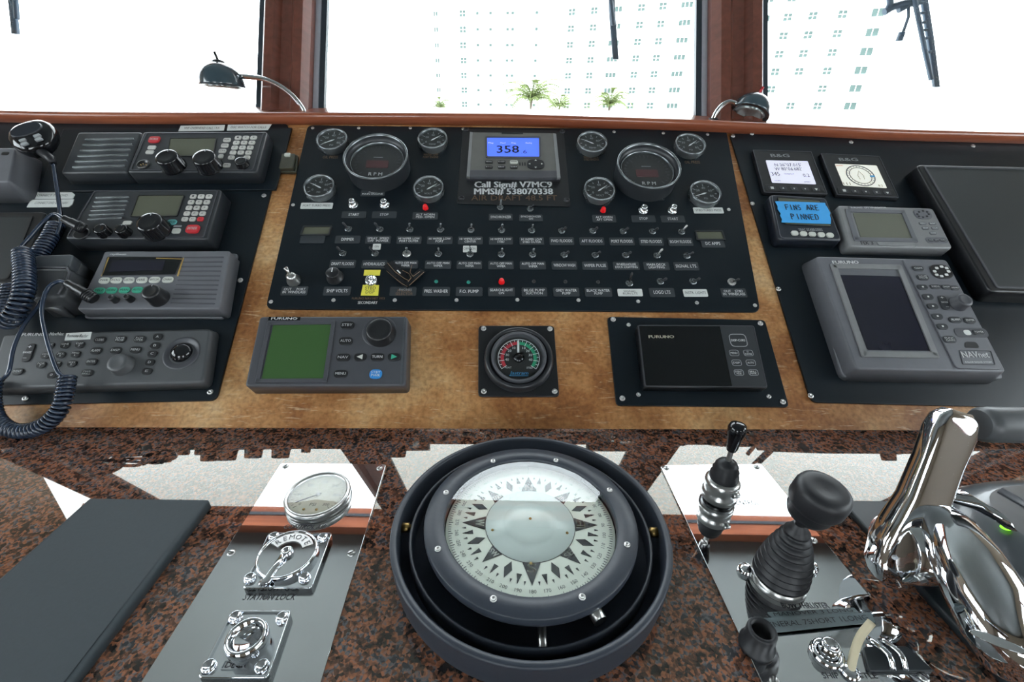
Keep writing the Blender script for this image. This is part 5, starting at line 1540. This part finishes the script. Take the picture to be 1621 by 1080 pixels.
for a, L in ((212, 0.78),):
    a = R(a); ag.part('needle', MB().prism(rect(u + r * 0.28 * math.cos(a), v + r * 0.28 * math.sin(a), r * L, r * 0.03, a), 0.01113, 0.01158), 'print_ink')
ag.part('hub', MB().lathe([(r * 0.07, 0.01056), (r * 0.07, 0.01196), (0, 0.01208)], u, v, 12), 'steel_satin')
for s_ in (-1, 1):
    ag.part('stop_pin', MB().lathe([(r * 0.04, 0.01056), (r * 0.04, 0.01145), (0, 0.01145)], u + s_ * r * 0.2 , v - r * 0.62, 10), 'brass')
ag.part('lens', MB().lathe([(r * 0.88, 0.01304), (0, 0.01323)], u, v, 40, False), 'gauge_glass')


def lockplate(name, label, q, h):
    P_ = [TOP.pix(x, y, h) for x, y in q]
    cu, cv = sum(p[0] for p in P_) / 4, sum(p[1] for p in P_) / 4
    t = Thing(name, label, 'lock', TOP, cu, cv, PT)
    t.part('plate', MB().prism(rquad(P_, 0.004), PT + 0.0001, h - 0.002), 'chrome')
    t.part('plate_rim', MB().frame(rquad(P_, 0.004), inset(rquad(P_, 0.004), 0.0018), PT + 0.0001, h, bevel=0.0006), 'chrome')
    t.q = P_
    return t


WELL = mesh_of('screw', MB().lathe([(0.0058, 0), (0.0054, 0.0035), (0.0046, 0.004), (0.0042, 0.0025), (0.0015, 0.002), (0, 0.001)], seg=18), 'chrome')
sl = lockplate('station_lock', 'square chrome lock with round dial and lever under the air gauge', [(426, 843), (526, 843), (493, 931), (383, 931)], 0.009)
for x, y in ((434, 850.5), (511, 852), (396, 916), (482, 915.5)):
    u, v = sl.px(x, y, 0.008); sl.inst('screw', WELL, u, v, 0.0068)
u, v, r = fitcirc(TOP, 403.5, 502.5, 838, 917, 0.014)
sl.part('dial_rim', MB().lathe([(r, 0.006), (r * 1.01, 0.012), (r * 0.98, 0.0142), (r * 0.94, 0.0142), (r * 0.92, 0.0125)], u, v, 48), 'chrome')
sl.part('dial', MB().lathe([(r * 0.93, 0.0125), (0, 0.0128)], u, v, 40, False), 'steel_mirror')
sl.part('scale_window', arc(u, v, r * 0.5, r * 0.86, R(28), R(152), 20, 0.0127, 0.0137), 'steel_satin')
for i, c in enumerate('REMOTE'):
    a = R(140 - i * 20); sl.text(c, u + r * 0.68 * math.cos(a), v + r * 0.68 * math.sin(a), 0.014, r * 0.2, None, a - R(90), 'case_slate')
sl.part('hub', MB().lathe([(r * 0.2, 0.0128), (r * 0.2, 0.017), (r * 0.15, 0.0185), (r * 0.1, 0.0185), (r * 0.08, 0.015), (0, 0.015)], u, v, 24), 'chrome')
a_ = Vector((u, v, 0.017)); b_ = Vector((*sl.px(417, 925, 0.012), 0.012))
sl.part('lever', MB().loft([(a_.lerp(b_, k), Vector((1, 0.2, 0)) * w, Vector((0, 0, 1)) * 0.0018) for k, w in ((0.12, 0.0035), (0.5, 0.0028), (0.75, 0.0032), (0.85, 0.0052), (0.97, 0.0056), (1.03, 0.0035))], 12, 2.4), 'chrome')

kl = lockplate('deck_lock', 'smaller chrome lock plate with raised round knob at the bottom left', [(367, 966), (461, 966), (424, 1073), (312, 1073)], 0.010)
for x, y in ((373, 978), (447, 979), (331, 1056), (415, 1056)):
    u, v = kl.px(x, y, 0.009); kl.inst('screw', WELL, u, v, 0.0078)
u, v, r = fitcirc(TOP, 353, 424, 974, 1041, 0.024)
kl.part('knob', MB().lathe([(r * 0.95, 0.008), (r * 1.02, 0.016), (r, 0.022), (r * 0.94, 0.0245), (r * 0.86, 0.025), (r * 0.76, 0.0235), (r * 0.70, 0.019), (r * 0.6, 0.0175), (0, 0.017)], u, v, 44), 'chrome')
kl.part('finger_bar', MB().loft([((u - r * 0.4, v + r * 0.15, 0.0185), (0.002, 0, 0), (0, 0, 0.001)), ((u, v + r * 0.35, 0.021), (0.003, 0.004, 0), (0, 0, 0.002)), ((u + r * 0.3, v + r * 0.5, 0.0185), (0.002, 0, 0), (0, 0, 0.001))], 10), 'chrome')
kl.part('name_recess', MB().frame(rquad([kl.px(x, y, 0.009) for x, y in ((356, 1045), (400, 1045), (394, 1060), (348, 1060))], 0.001), inset(rquad([kl.px(x, y, 0.009) for x, y in ((356, 1045), (400, 1045), (394, 1060), (348, 1060))], 0.001), 0.0008), 0.007, 0.0092), 'chrome')
kl.tx('DECK', 374, 1053, 34, 9, 0.0085, 'case_slate')

# ------------------------------------------------------------------ left black cover
Q = [TOP.pix(x, y, 0.012) for x, y in ((142, 787), (332, 789.5), (108, 1082), (-190, 1082))]
Q[2] = ext(Q[1], Q[2], 1.12); Q[3] = ext(Q[0], Q[3], 1.05)
cv_ = Thing('cover_board', 'flat black vinyl covered board lying on the granite at the left', 'cover', TOP, *Q[1])
cv_.part('board', MB().prism(rquad(Q, 0.004), 0.0002, 0.012, bevel=0.004, bn=3), 'cover_vinyl')

# ------------------------------------------------------------------ right steel plate, rudder joystick, thruster joystick
rp_ = steel_plate('polished steel plate right of the compass carrying the two joysticks', (1045, 736.5), (1205, 734.5), (1445.5, 1027), (1205, 1078), (1.2, 1.35))
slots(rp_, [(1055, 741.5), (1198, 740), (1114.5, 858.5), (1287.5, 855.5), (1226, 1079), (1462, 1072)], PT)
rp_.tx('RUDDER CONTROL', 1160, 796, 82, 7, PT + 0.0003, 'case_slate')
rp_.tx('BOW THRUSTER', 1275, 959, 74, 9, PT + 0.0003, 'case_slate')
rp_.tx('SHIP WHISTLE', 1345, 1070, 86, 9, PT + 0.0003, 'case_slate')
for x, y in ((1180.5, 901), (1284, 897)):
    u, v = rp_.px(x, y, PT + 0.004)
    rp_.part('cap_nut', MB().lathe([(0.0075, PT), (0.0075, PT + 0.003), (0.006, PT + 0.0065), (0.003, PT + 0.008), (0, PT + 0.008)], u, v, 16), 'chrome')

u, v = TOP.pix(1136, 790, PT)
j1 = Thing('rudder_joystick', 'small joystick with chrome collar and tapered black knob', 'joystick', TOP, u, v, PT)
j1.part('lower_collar', MB().lathe([(0.016, PT + 0.0002), (0.0175, 0.004), (0.0175, 0.0072)], u, v, 32), 'plastic_black')
j1.part('collar', MB().lathe([(0.0175, 0.0070), (0.021, 0.0080), (0.021, 0.0160), (0.0195, 0.0180), (0.0195, 0.0240), (0.0205, 0.0260), (0.0205, 0.0330), (0.0185, 0.0360), (0.016, 0.0370)], u, v, 36), 'steel_satin')
j1.part('boot', MB().lathe([(0.0165, 0.0365), (0.0168, 0.0430), (0.0150, 0.0460), (0.0155, 0.0500), (0.0132, 0.0530), (0.0134, 0.0565), (0.0105, 0.0610), (0.006, 0.0635), (0.0035, 0.0640)], u, v, 32), 'rubber_black')
j1.part('shaft', MB().lathe([(0.003, 0.0610), (0.003, 0.0850)], u, v, 14), 'steel_satin')
kb_ = j1.part('knob', MB().lathe([(0.0052, 0.0790), (0.0066, 0.0830), (0.0082, 0.0970), (0.0102, 0.1060), (0.0104, 0.1110), (0.0088, 0.1155), (0.0048, 0.1175), (0, 0.118)], u, v, 28), 'plastic_gloss')
j1.part('gate', MB().tube([(u + 0.004, v - 0.02, 0.028), (u + 0.012, v - 0.0185, 0.028)], 0.004, 8), 'steel_satin')

u, v = TOP.pix(1231, 919, PT)
j2 = Thing('thruster_joystick', 'large black joystick with ribbed rubber bellows and mushroom knob', 'joystick', TOP, u, v, PT)
j2.part('base_ring', MB().lathe([(0.0262, PT + 0.0002), (0.0262, 0.008), (0.0245, 0.010)], u, v, 40), 'steel_satin')
prof = [(0.0243, 0.009)]
hz = 0.010
for k in range(9):
    r0 = 0.0262 * (1 - 0.62 * (k / 8.5) ** 1.7)
    prof += [(r0 * 0.86, hz + 0.0012), (r0, hz + 0.0032), (r0, hz + 0.0050), (r0 * 0.86 - 0.001, hz + 0.0072)]
    hz += 0.0073
prof += [(0.0085, hz + 0.002), (0.0055, hz + 0.007)]
j2.part('bellows', MB().lathe(prof, u, v, 40), 'rubber_black')
j2.part('shaft', MB().lathe([(0.0055, hz), (0.0055, hz + 0.018)], u, v, 16), 'plastic_black')
k0 = hz + 0.012
tilt = 0.16
kc = []
for r_, z_ in ((0.006, 0.0), (0.011, 0.002), (0.0215, 0.008), (0.0245, 0.013), (0.0238, 0.019), (0.0275, 0.021), (0.0295, 0.025), (0.0295, 0.036), (0.0275, 0.0405), (0.022, 0.0425), (0.012, 0.0415), (0.002, 0.0405)):
    ax = Vector((0.10, -0.16, 1)).normalized()
    A_ = Vector((1, 0, 0)) - ax * ax.x; A_.normalize(); B_ = ax.cross(A_)
    kc.append((Vector((u, v, k0)) + ax * z_ * 1.12, A_ * r_ * 0.8, B_ * r_ * 0.8))
j2.part('knob', MB().loft(kc, 40), 'rubber_black')

# small socket, push button, labels, whistle lever
u, v = TOP.pix(1201, 1012, 0.012)
pb = Thing('rubber_socket', 'black rubber socket collar at the left edge of the right steel plate', 'socket', TOP, u, v, PT)
pb.part('collar', MB().lathe([(0.0150, PT + 0.0002), (0.0150, 0.006), (0.0125, 0.007), (0.0125, 0.024), (0.0115, 0.026), (0.0090, 0.026), (0.0085, 0.012), (0, 0.012)], u, v, 30), 'rubber_black')
u, v = TOP.pix(1312, 1030, 0.01)
pb = Thing('whistle_button', 'round chrome push button on the right steel plate beside the whistle lever', 'button', TOP, u, v, PT)
pb.part('bezel', MB().lathe([(0.0135, PT + 0.0002), (0.0135, 0.006), (0.0125, 0.0085), (0.0095, 0.009), (0.009, 0.007), (0.0086, 0.007)], u, v, 30), 'chrome')
pb.part('plunger', MB().lathe([(0.0078, 0.006), (0.0078, 0.0165), (0.0070, 0.018), (0.0055, 0.018), (0.0045, 0.0165), (0, 0.0165)], u, v, 26), 'chrome')
for q, s_, hh_ in (([(1214, 969.5), (1352, 962), (1360, 970), (1222, 978)], 'MANOVER 3 LONG', 0.0045), ([(1191, 979.5), (1379, 969.5), (1386, 985), (1203, 1004)], 'GENERAL 7SHORT 1LONG', 0.006)):
    c = TOP.pix(*quv(q, 0.5, 0.5), hh_)
    t = Thing('signal_label', 'clear embossed label strip, ' + ('lower one reading GENERAL' if '7' in s_ else 'upper one reading MANOVER'), 'label', TOP, c[0], c[1], hh_)
    t.part('strip', MB().prism(rquad([t.px(x, y, hh_) for x, y in q], 0.001), hh_ - 0.001, hh_), 'acrylic')
    t.part('pad', MB().prism([t.px(x, y, hh_) for x, y in inset(ccw(q), 1)], PT + 0.0002 if '7' not in s_ else 0.0046, hh_ - 0.001), 'acrylic')
    cc_ = quv(q, 0.5, 0.5)
    p0, p1 = t.px(*quv(q, 0.05, 0.5), hh_), t.px(*quv(q, 0.95, 0.5), hh_)
    t.text(s_, (p0[0] + p1[0]) / 2, (p0[1] + p1[1]) / 2, hh_ + 0.0003, 0.0048 if '7' in s_ else 0.0036, math.hypot(p1[0] - p0[0], p1[1] - p0[1]), math.atan2(p1[1] - p0[1], p1[0] - p0[0]), 'print_ink')
wl = Thing('whistle_lever', 'cream toggle lever leaning over the right steel plate', 'lever', TOP, *TOP.pix(1348, 1062, 0.004), PT)
wl.part('arm', MB().tube(spline([Vector((*TOP.pix(1346, 1063, 0.004), 0.004)), Vector((*TOP.pix(1352, 1035, 0.014), 0.014)), Vector((*TOP.pix(1362, 1008, 0.024), 0.024)), Vector((*TOP.pix(1380, 985, 0.034), 0.034))], 5), 0.0034, 12), 'cream_plastic')
wl.part('pivot', MB().lathe([(0.0075, PT + 0.0002), (0.0075, 0.005), (0.005, 0.007), (0, 0.007)], *TOP.pix(1346, 1064, 0.004), 18), 'chrome')
Q = [TOP.pix(x, y, 0.006) for x, y in ((1365, 1023), (1435, 1022), (1480, 1062), (1375, 1062))]
t = Thing('alarm_switch', 'dark switch box with two small chrome prongs at the bottom right', 'switch', TOP, *Q[0], PT)
t.part('box', MB().prism(rquad(Q, 0.003), PT + 0.0001, 0.006, bevel=0.001), 'base_black')
for x in (1413, 1433):
    u, v = TOP.pix(x, 1060, 0.006)
    t.part('prong', MB().tube(spline([Vector((u, v, 0.006)), Vector((u - 0.002, v + 0.008, 0.015)), Vector((u - 0.008, v + 0.022, 0.012))], 4), 0.0028, 10), 'chrome')

# ------------------------------------------------------------------ throttle control head at the right
Q = [TOP.pix(x, y, 0.008) for x, y in ((1332, 792), (1700, 792), (1900, 1090), (1605, 1090))]
th = Thing('throttle_control', 'chrome engine control head with tall lever on a black base at the right', 'throttle', TOP, *TOP.pix(1560, 950, 0), 0)
th.part('base_plate', MB().prism(rquad([(Q[0][0], Q[0][1]), (0.95, Q[1][1]), (0.95, 0.16), ext(Q[0], Q[3], 1.2)], 0.006), 0.0002, 0.008, bevel=0.002), 'base_black')
def W3(x, y, z):
    return Vector((*TOP.pix(x, y, z), z))
hx0 = TOP.pix(1482, 800, 0.05)
# housing: rounded block running away to the right
cx, cy = 0.535, 0.335
secs = []
for z_, a_, b_ in ((0.008, 0.150, 0.100), (0.026, 0.150, 0.100), (0.046, 0.143, 0.094), (0.060, 0.130, 0.084), (0.066, 0.112, 0.070)):
    secs.append(((cx + 0.085, cy - 0.01, z_), (a_, 0, 0), (0, b_, 0)))
th.part('housing', MB().loft(secs, 40, 3.0), 'housing_grey')
for k in range(4):
    th.part('top_rib', MB().loft([((0.545 + 0.03 * k, cy + 0.05 - 0.0 * k, 0.0665), (0.006, 0.003, 0), (0, 0, 0.002)), ((0.575 + 0.03 * k, cy - 0.045, 0.0665), (0.006, 0.003, 0), (0, 0, 0.002))], 10), 'case_slate')
u, v = TOP.pix(1594, 833, 0.068)
th.part('green_lamp', MB().lathe([(0.0052, 0.0655), (0.0052, 0.0675), (0.004, 0.0688), (0, 0.069)], u, v, 18, True, 0.7), 'led_green')
# hub and tall lever
hub = W3(1452, 872, 0.05)
th.part('hub', MB().tube([hub + Vector((-0.022, 0.004, 0)), hub + Vector((-0.020, 0.004, 0)), hub + Vector((0.028, 0, 0)), hub + Vector((0.032, 0, 0))], [0.030, 0.033, 0.033, 0.030], 32), 'chrome')
th.part('seal', MB().tube([hub + Vector((0.031, 0, 0)), hub + Vector((0.038, 0, 0))], 0.034, 32), 'rubber_black')
top = W3(1532, 668, 0.172)
ld_ = top - hub
side = Vector((1, 0, 0)) - ld_.normalized() * ld_.normalized().x; side.normalize()
nrm = ld_.normalized().cross(side).normalized()
secs = []
for k, w, d in ((-0.27, 0.012, 0.007), (-0.24, 0.020, 0.010), (-0.12, 0.0295, 0.012), (0.05, 0.0315, 0.0135), (0.2, 0.028, 0.013), (0.4, 0.0225, 0.011), (0.7, 0.0215, 0.0098), (0.92, 0.0225, 0.0098), (1.02, 0.020, 0.009), (1.08, 0.012, 0.006)):
    secs.append((hub + ld_ * k - Vector((0.014, 0, 0)), side * w, nrm * d))
th.part('lever', MB().loft(secs, 36, 5.0), 'chrome')
g0 = W3(1548, 672, 0.166)
th.part('grip', MB().tube([g0, g0 + Vector((0.004, 0, 0)), g0 + Vector((0.010, 0, 0)), g0 + Vector((0.24, 0.0, 0))], [0.014, 0.017, 0.0175, 0.0175], 24), 'case_charcoal')
th.part('lever_emblem', MB().loft([(hub + Vector((-0.022, -0.028, 0.0)), (0.004, 0, 0), (0, 0.0, 0.002)), (hub + Vector((-0.022, -0.0345, 0.001)), (0.004, 0, 0), (0, 0, 0.002))], 10), 'steel_satin')
# chrome cowl sweeping towards the helmsman
C_ = [W3(1478, 800, 0.088), W3(1500, 835, 0.086), W3(1530, 885, 0.080), W3(1560, 940, 0.070), W3(1590, 1000, 0.054), W3(1606, 1045, 0.036), W3(1612, 1072, 0.02)]
secs = []
for i, (c, w, d) in enumerate(zip(C_, (0.012, 0.022, 0.027, 0.029, 0.029, 0.024, 0.010), (0.010, 0.018, 0.022, 0.024, 0.024, 0.020, 0.008))):
    a = C_[min(i + 1, len(C_) - 1)] - C_[max(0, i - 1)]
    a.normalize()
    s_ = Vector((0, 0, 1)).cross(a).normalized()
    secs.append((c, s_ * w, s_.cross(a) * d))
th.part('chrome_cowl', MB().loft(secs, 28, 2.4), 'chrome')
c = C_[4]
th.part('cowl_recess', MB().loft([(W3(1580, 1016, 0.075), (0.016, -0.008, 0), (0.002, 0.005, 0)), (W3(1580, 1016, 0.079), (0.014, -0.007, 0), (0.002, 0.004, 0))], 14, 2.2), 'chrome')
Ck = [W3(1485, 785, 0.09), W3(1530, 790, 0.094), W3(1575, 815, 0.094), W3(1600, 838, 0.088)]
th.part('chrome_blade', MB().loft([(c, (0.004, -0.006 * w, 0), (0, 0, 0.003 * w)) for c, w in zip(Ck, (1, 2.2, 1.8, 0.4))], 12), 'chrome')

# ------------------------------------------------------------------ sill lamps
def Y3(x, y, Y=1.2):
    return atY(x, y, Y)


def lamp(label, base, stem, cen, ax, r, red, tipc):
    t = Thing('gooseneck_lamp', label, 'lamp', TOP, base.x, base.y, base.z, group=None)
    P_ = spline(stem, 6)
    t.part('stem', MB().tube(P_, 0.0055, 10), 'chrome')
    t.part('foot', MB().lathe([(0.016, base.z - 0.002), (0.016, base.z + 0.003), (0.008, base.z + 0.007)], base.x, base.y, 20), 'plastic_black')
    ax = ax.normalized(); A_ = ax.orthogonal().normalized(); B_ = ax.cross(A_)
    secs = []
    for k in range(9):
        a = k / 8 * math.pi / 2
        secs.append((cen + ax * (r * 0.95 * math.sin(a)), A_ * max(0.003, r * math.cos(a)), B_ * max(0.003, r * math.cos(a))))
    secs = [(cen - ax * r * 0.12, A_ * r * 1.02, B_ * r * 1.02)] + secs
    t.part('shade', MB().loft(secs, 32), 'lamp_shade')
    t.part('lens', MB().loft([(cen - ax * r * 0.13, A_ * r * 0.82, B_ * r * 0.82), (cen - ax * r * 0.2, A_ * r * 0.6, B_ * r * 0.6)], 24), 'lens_clear')
    tp = cen + ax * r * 0.9
    t.part('switch_base', MB().loft([(tp, A_ * r * 0.34, B_ * r * 0.34), (tp + ax * r * 0.12, A_ * r * 0.2, B_ * r * 0.2)], 16), 'plastic_black')
    t.part('switch_lever', MB().tube([tp + ax * r * 0.1, tp + ax * r * 0.1 + tipc * r * 0.35], 0.003, 8), 'key_red' if red else 'plastic_black')
    return t


Lr = 0.0475
lamp('left sill lamp with dark dome shade in front of left window', Y3(483, 182), [Y3(483, 182), Y3(478, 170), Y3(462, 150), Y3(440, 134), Y3(415, 124.5), Y3(380, 120.5)], Y3(352, 133), Vector((0.02, 0.04, 1)), Lr, False, Vector((-0.25, 0, 1)))
lamp('right sill lamp with tilted dome shade and red switch by right post', Y3(1128, 192), [Y3(1128, 192), Y3(1134, 178), Y3(1144, 166), Y3(1156, 161), Y3(1170, 167)], Y3(1188, 177), Vector((0.42, 0.35, 1)), 0.043, True, Vector((0.5, 0, 1)))

# ------------------------------------------------------------------ windscreen wipers outside the glass
def wiper(label, blade, arm, extra=None, Yw=1.50):
    t = Thing('wiper', label, 'wiper', TOP, *blade[0][:0] or (atY(*blade[0], Yw).x, Yw, atY(*blade[0], Yw).z))
    B_ = [atY(x, y, Yw) for x, y in blade]
    d = (B_[-1] - B_[0]).normalized()
    t.part('blade', MB().loft([(p, Vector((w, 0, 0)), Vector((0, 0.006, 0))) for p, w in zip(B_, [0.009] * len(B_))], 8, 4), 'wiper_blue')
    A_ = [atY(x, y, Yw - 0.02) for x, y in arm]
    t.part('arm', MB().tube(A_, 0.006, 8), 'wiper_blue')
    return t


w1 = wiper('wiper blade tip in the top left corner of the left window', [(22, -60), (18, -10), (20, 5), (25, 54)], [(28, -60), (24, -10), (27, 30)])
w2 = wiper('wiper hanging before the building in the centre window', [(966, -60), (968, -5), (969, 20), (974.5, 94)], [(964, -60), (966, -10), (971, 40)])
w3 = wiper('wiper with linkage hanging in the right window', [(1455, -60), (1462, -4), (1472, 60), (1482, 138)], [(1440, -60), (1447, -4), (1456, 40), (1464, 80), (1474, 126)])
for a, b in (((1451, 6), (1463, 4)), ((1452, 22), (1464, 20)), ((1454, 37), (1466, 35)), ((1457, 49), (1468, 47)), ((1461, 62), (1470, 60)), ((1465, 84), (1474, 82))):
    w3.part('link_bar', MB().tube([atY(*a, 1.49), atY(*b, 1.49)], 0.0035, 6), 'wiper_blue')
w3.part('linkage', MB().tube([atY(1404, 18, 1.49), atY(1409, 6, 1.49), atY(1408, -25, 1.49)], 0.008, 8), 'wiper_blue')
w3.part('linkage', MB().tube([atY(1400, 19, 1.49), atY(1413, 11, 1.49), atY(1430, 6, 1.49), atY(1455, 4, 1.49)], 0.009, 8), 'wiper_blue')
w3.part('linkage', MB().tube([atY(1422, 16, 1.49), atY(1432, 11, 1.49), atY(1452, -6, 1.49)], 0.008, 8), 'wiper_blue')
w3.part('washer_tube', MB().tube([atY(1438, 8, 1.49), atY(1438, 27, 1.49), atY(1430, 50, 1.49)], 0.004, 8), 'wiper_blue')
w3.part('washer_nozzle', MB().tube([atY(1428, 51, 1.49), atY(1423, 65, 1.49)], 0.0085, 8), 'wiper_blue')

# ------------------------------------------------------------------ outside: ground, building, palms
GZ = -9.0
solo('ground', 'pale quay and lawn beyond the bow', None, TOP, MB().prism([(-400, 8), (400, 8), (400, 400), (-400, 400)], GZ - 0.5, GZ), 'quay_ground', kind='structure')
bd = Thing('building', 'white high-rise apartment tower with a grid of small windows seen through haze', 'building', TOP, 20, 130, GZ)
pA = atY(688, 100, 125); pB = atY(897, 100, 121); pC = atY(1402, 60, 100)
a = (pA.x, 125); b = (pB.x, 121); c = (pC.x, 100)
bd.part('wall', MB().prism([a, b, (b[0] + 6, 150), (a[0], 150)], GZ, 62), 'building_white')
bd.part('wall', MB().prism([b, c, (c[0] + 10, 128), (b[0] + 4, 150)], GZ, 62), 'building_white')


def wmesh(w, h, nx, ny):
    fr_ = MB(); pn = MB()
    fw_ = 0.13
    fr_.prism(rect(0, 0, w, h), -0.02, 0.05)
    cw, ch = (w - fw_ * (nx + 1)) / nx, (h - fw_ * (ny + 1)) / ny
    for i in range(nx):
        for j in range(ny):
            cx_ = -w / 2 + fw_ + cw / 2 + i * (cw + fw_); cy_ = -h / 2 + fw_ + ch / 2 + j * (ch + fw_)
            pn.prism(rect(cx_, cy_, cw, ch), 0.05, 0.07)
    return fr_.mesh('window', 'building_white'), pn.mesh('pane', 'building_glass')


WM = {'q': wmesh(1.65, 1.45, 2, 2), 't': wmesh(2.5, 1.2, 3, 1), 'w': wmesh(2.2, 1.5, 2, 1), 's': wmesh(0.9, 0.8, 1, 1), 'n': wmesh(1.2, 1.1, 2, 1)}


def column_at(px_, py_, seg, kind, z0=-6.6, n=13, skip=()):
    (x0, y0), (x1, y1) = seg
    d = Vector((x1 - x0, y1 - y0, 0)).normalized()
    nn_ = Vector((d.y, -d.x, 0))
    # intersect the pixel ray with the facade
    r_ = ray(px_, py_)
    t_ = (Vector((x0, y0, 0)) - Vector((CP.x, CP.y, 0))).dot(nn_) / r_.dot(nn_)
    P_ = CP + r_ * t_
    for k in range(n):
        if k in skip: continue
        z = z0 + 3.05 * k
        M_ = Matrix(((d.x, 0, nn_.x, P_.x), (d.y, 0, nn_.y, P_.y), (0, 1, 0, z), (0, 0, 0, 1)))
        o = link(bpy.data.objects.new('window', WM[kind][0]), bd.e)
        o.matrix_local = bd.e.matrix_world.inverted() @ M_
        link(bpy.data.objects.new('pane', WM[kind][1]), o)


for px_, kd in ((692, 'n'), (733.5, 'q'), (756.6, 's'), (776.7, 's'), (803, 's'), (811, 's'), (848, 's')):
    column_at(px_, 80, (a, b), kd)
for px_, kd in ((903, 'q'), (937.5, 'q'), (972, 't'), (1010, 'q'), (1043, 'q'), (1080, 't')):
    column_at(px_, 60, (b, c), kd)
for px_, kd in ((1168, 'q'), (1206, 't'), (1244, 'q'), (1283, 'q'), (1329, 'q'), (1384, 'w')):
    column_at(px_, 40, (b, c), kd, skip=(5,) if px_ == 1283 else ())

FR = []
for k in range(4):
    mb = MB()
    n_ = 9
    L = 2.6
    prev = None
    pts_ = []
    for i in range(n_ + 1):
        s_ = i / n_
        pts_.append(Vector((L * s_ * (1 - 0.12 * s_), 0, 0.9 * math.sin(s_ * 2.2) * (0.8 + 0.1 * k) - 1.1 * s_ * s_ * (0.6 + 0.25 * k))))
    mb.tube(pts_, [0.05 * (1 - 0.8 * i / n_) for i in range(n_ + 1)], 4)
    for i in range(1, n_ + 1):
        for s_ in (-1, 1):
            for q in (0, 0.5):
                p = pts_[i - 1].lerp(pts_[i], q + 0.5 if q == 0 else 1)
                l_ = 0.62 * (1 - 0.55 * i / n_)
                tip = p + Vector((0.28 * l_ + 0.1, s_ * l_, -0.35 * l_))
                ii = mb.ring([p + Vector((-0.05, 0, 0)), p + Vector((0.07, 0, 0.01)), tip]); mb.face(ii)
    FR.append(mb.mesh('frond', 'palm_green'))


def palm(px_, py_, Y, sc, label, nf=18):
    top_ = atY(px_, py_, Y)
    t = Thing('palm_tree', label, 'palm tree', TOP, top_.x, Y, GZ, group='palm trees in front of the building')
    tr_ = [Vector((top_.x + 0.3 * math.sin(k * 0.8), Y, GZ + (top_.z - GZ) * k / 6)) for k in range(6)] + [top_]
    t.part('trunk', MB().tube(tr_, [0.28, 0.22, 0.2, 0.18, 0.17, 0.16, 0.13], 10), 'palm_trunk')
    for k in range(nf):
        az = k * 2.399 + px_
        o = t.inst('frond', FR[k % 4], top_.x, Y, top_.z, rz=az, sc=(sc, sc, sc))
        o.rotation_euler = (0, R(-32 + 62 * (k / nf)), az)
    return t


palm(696, 170, 70, 0.95, 'small palm at the left end of the building')
palm(842, 156, 62, 1.7, 'tall palm left of the middle pair in the centre window', 24)
palm(886, 168, 74, 1.35, 'palm just right of the tallest palm in the centre window')
palm(966, 165, 64, 1.35, 'palm under the hanging wiper in the centre window', 22)
palm(1543, 208, 75, 0.9, 'small palm top just above the sill in the right window')
palm(1500, 208, 80, 0.4, 'tiny palm top left of the other one in the right window')

finish_texts()
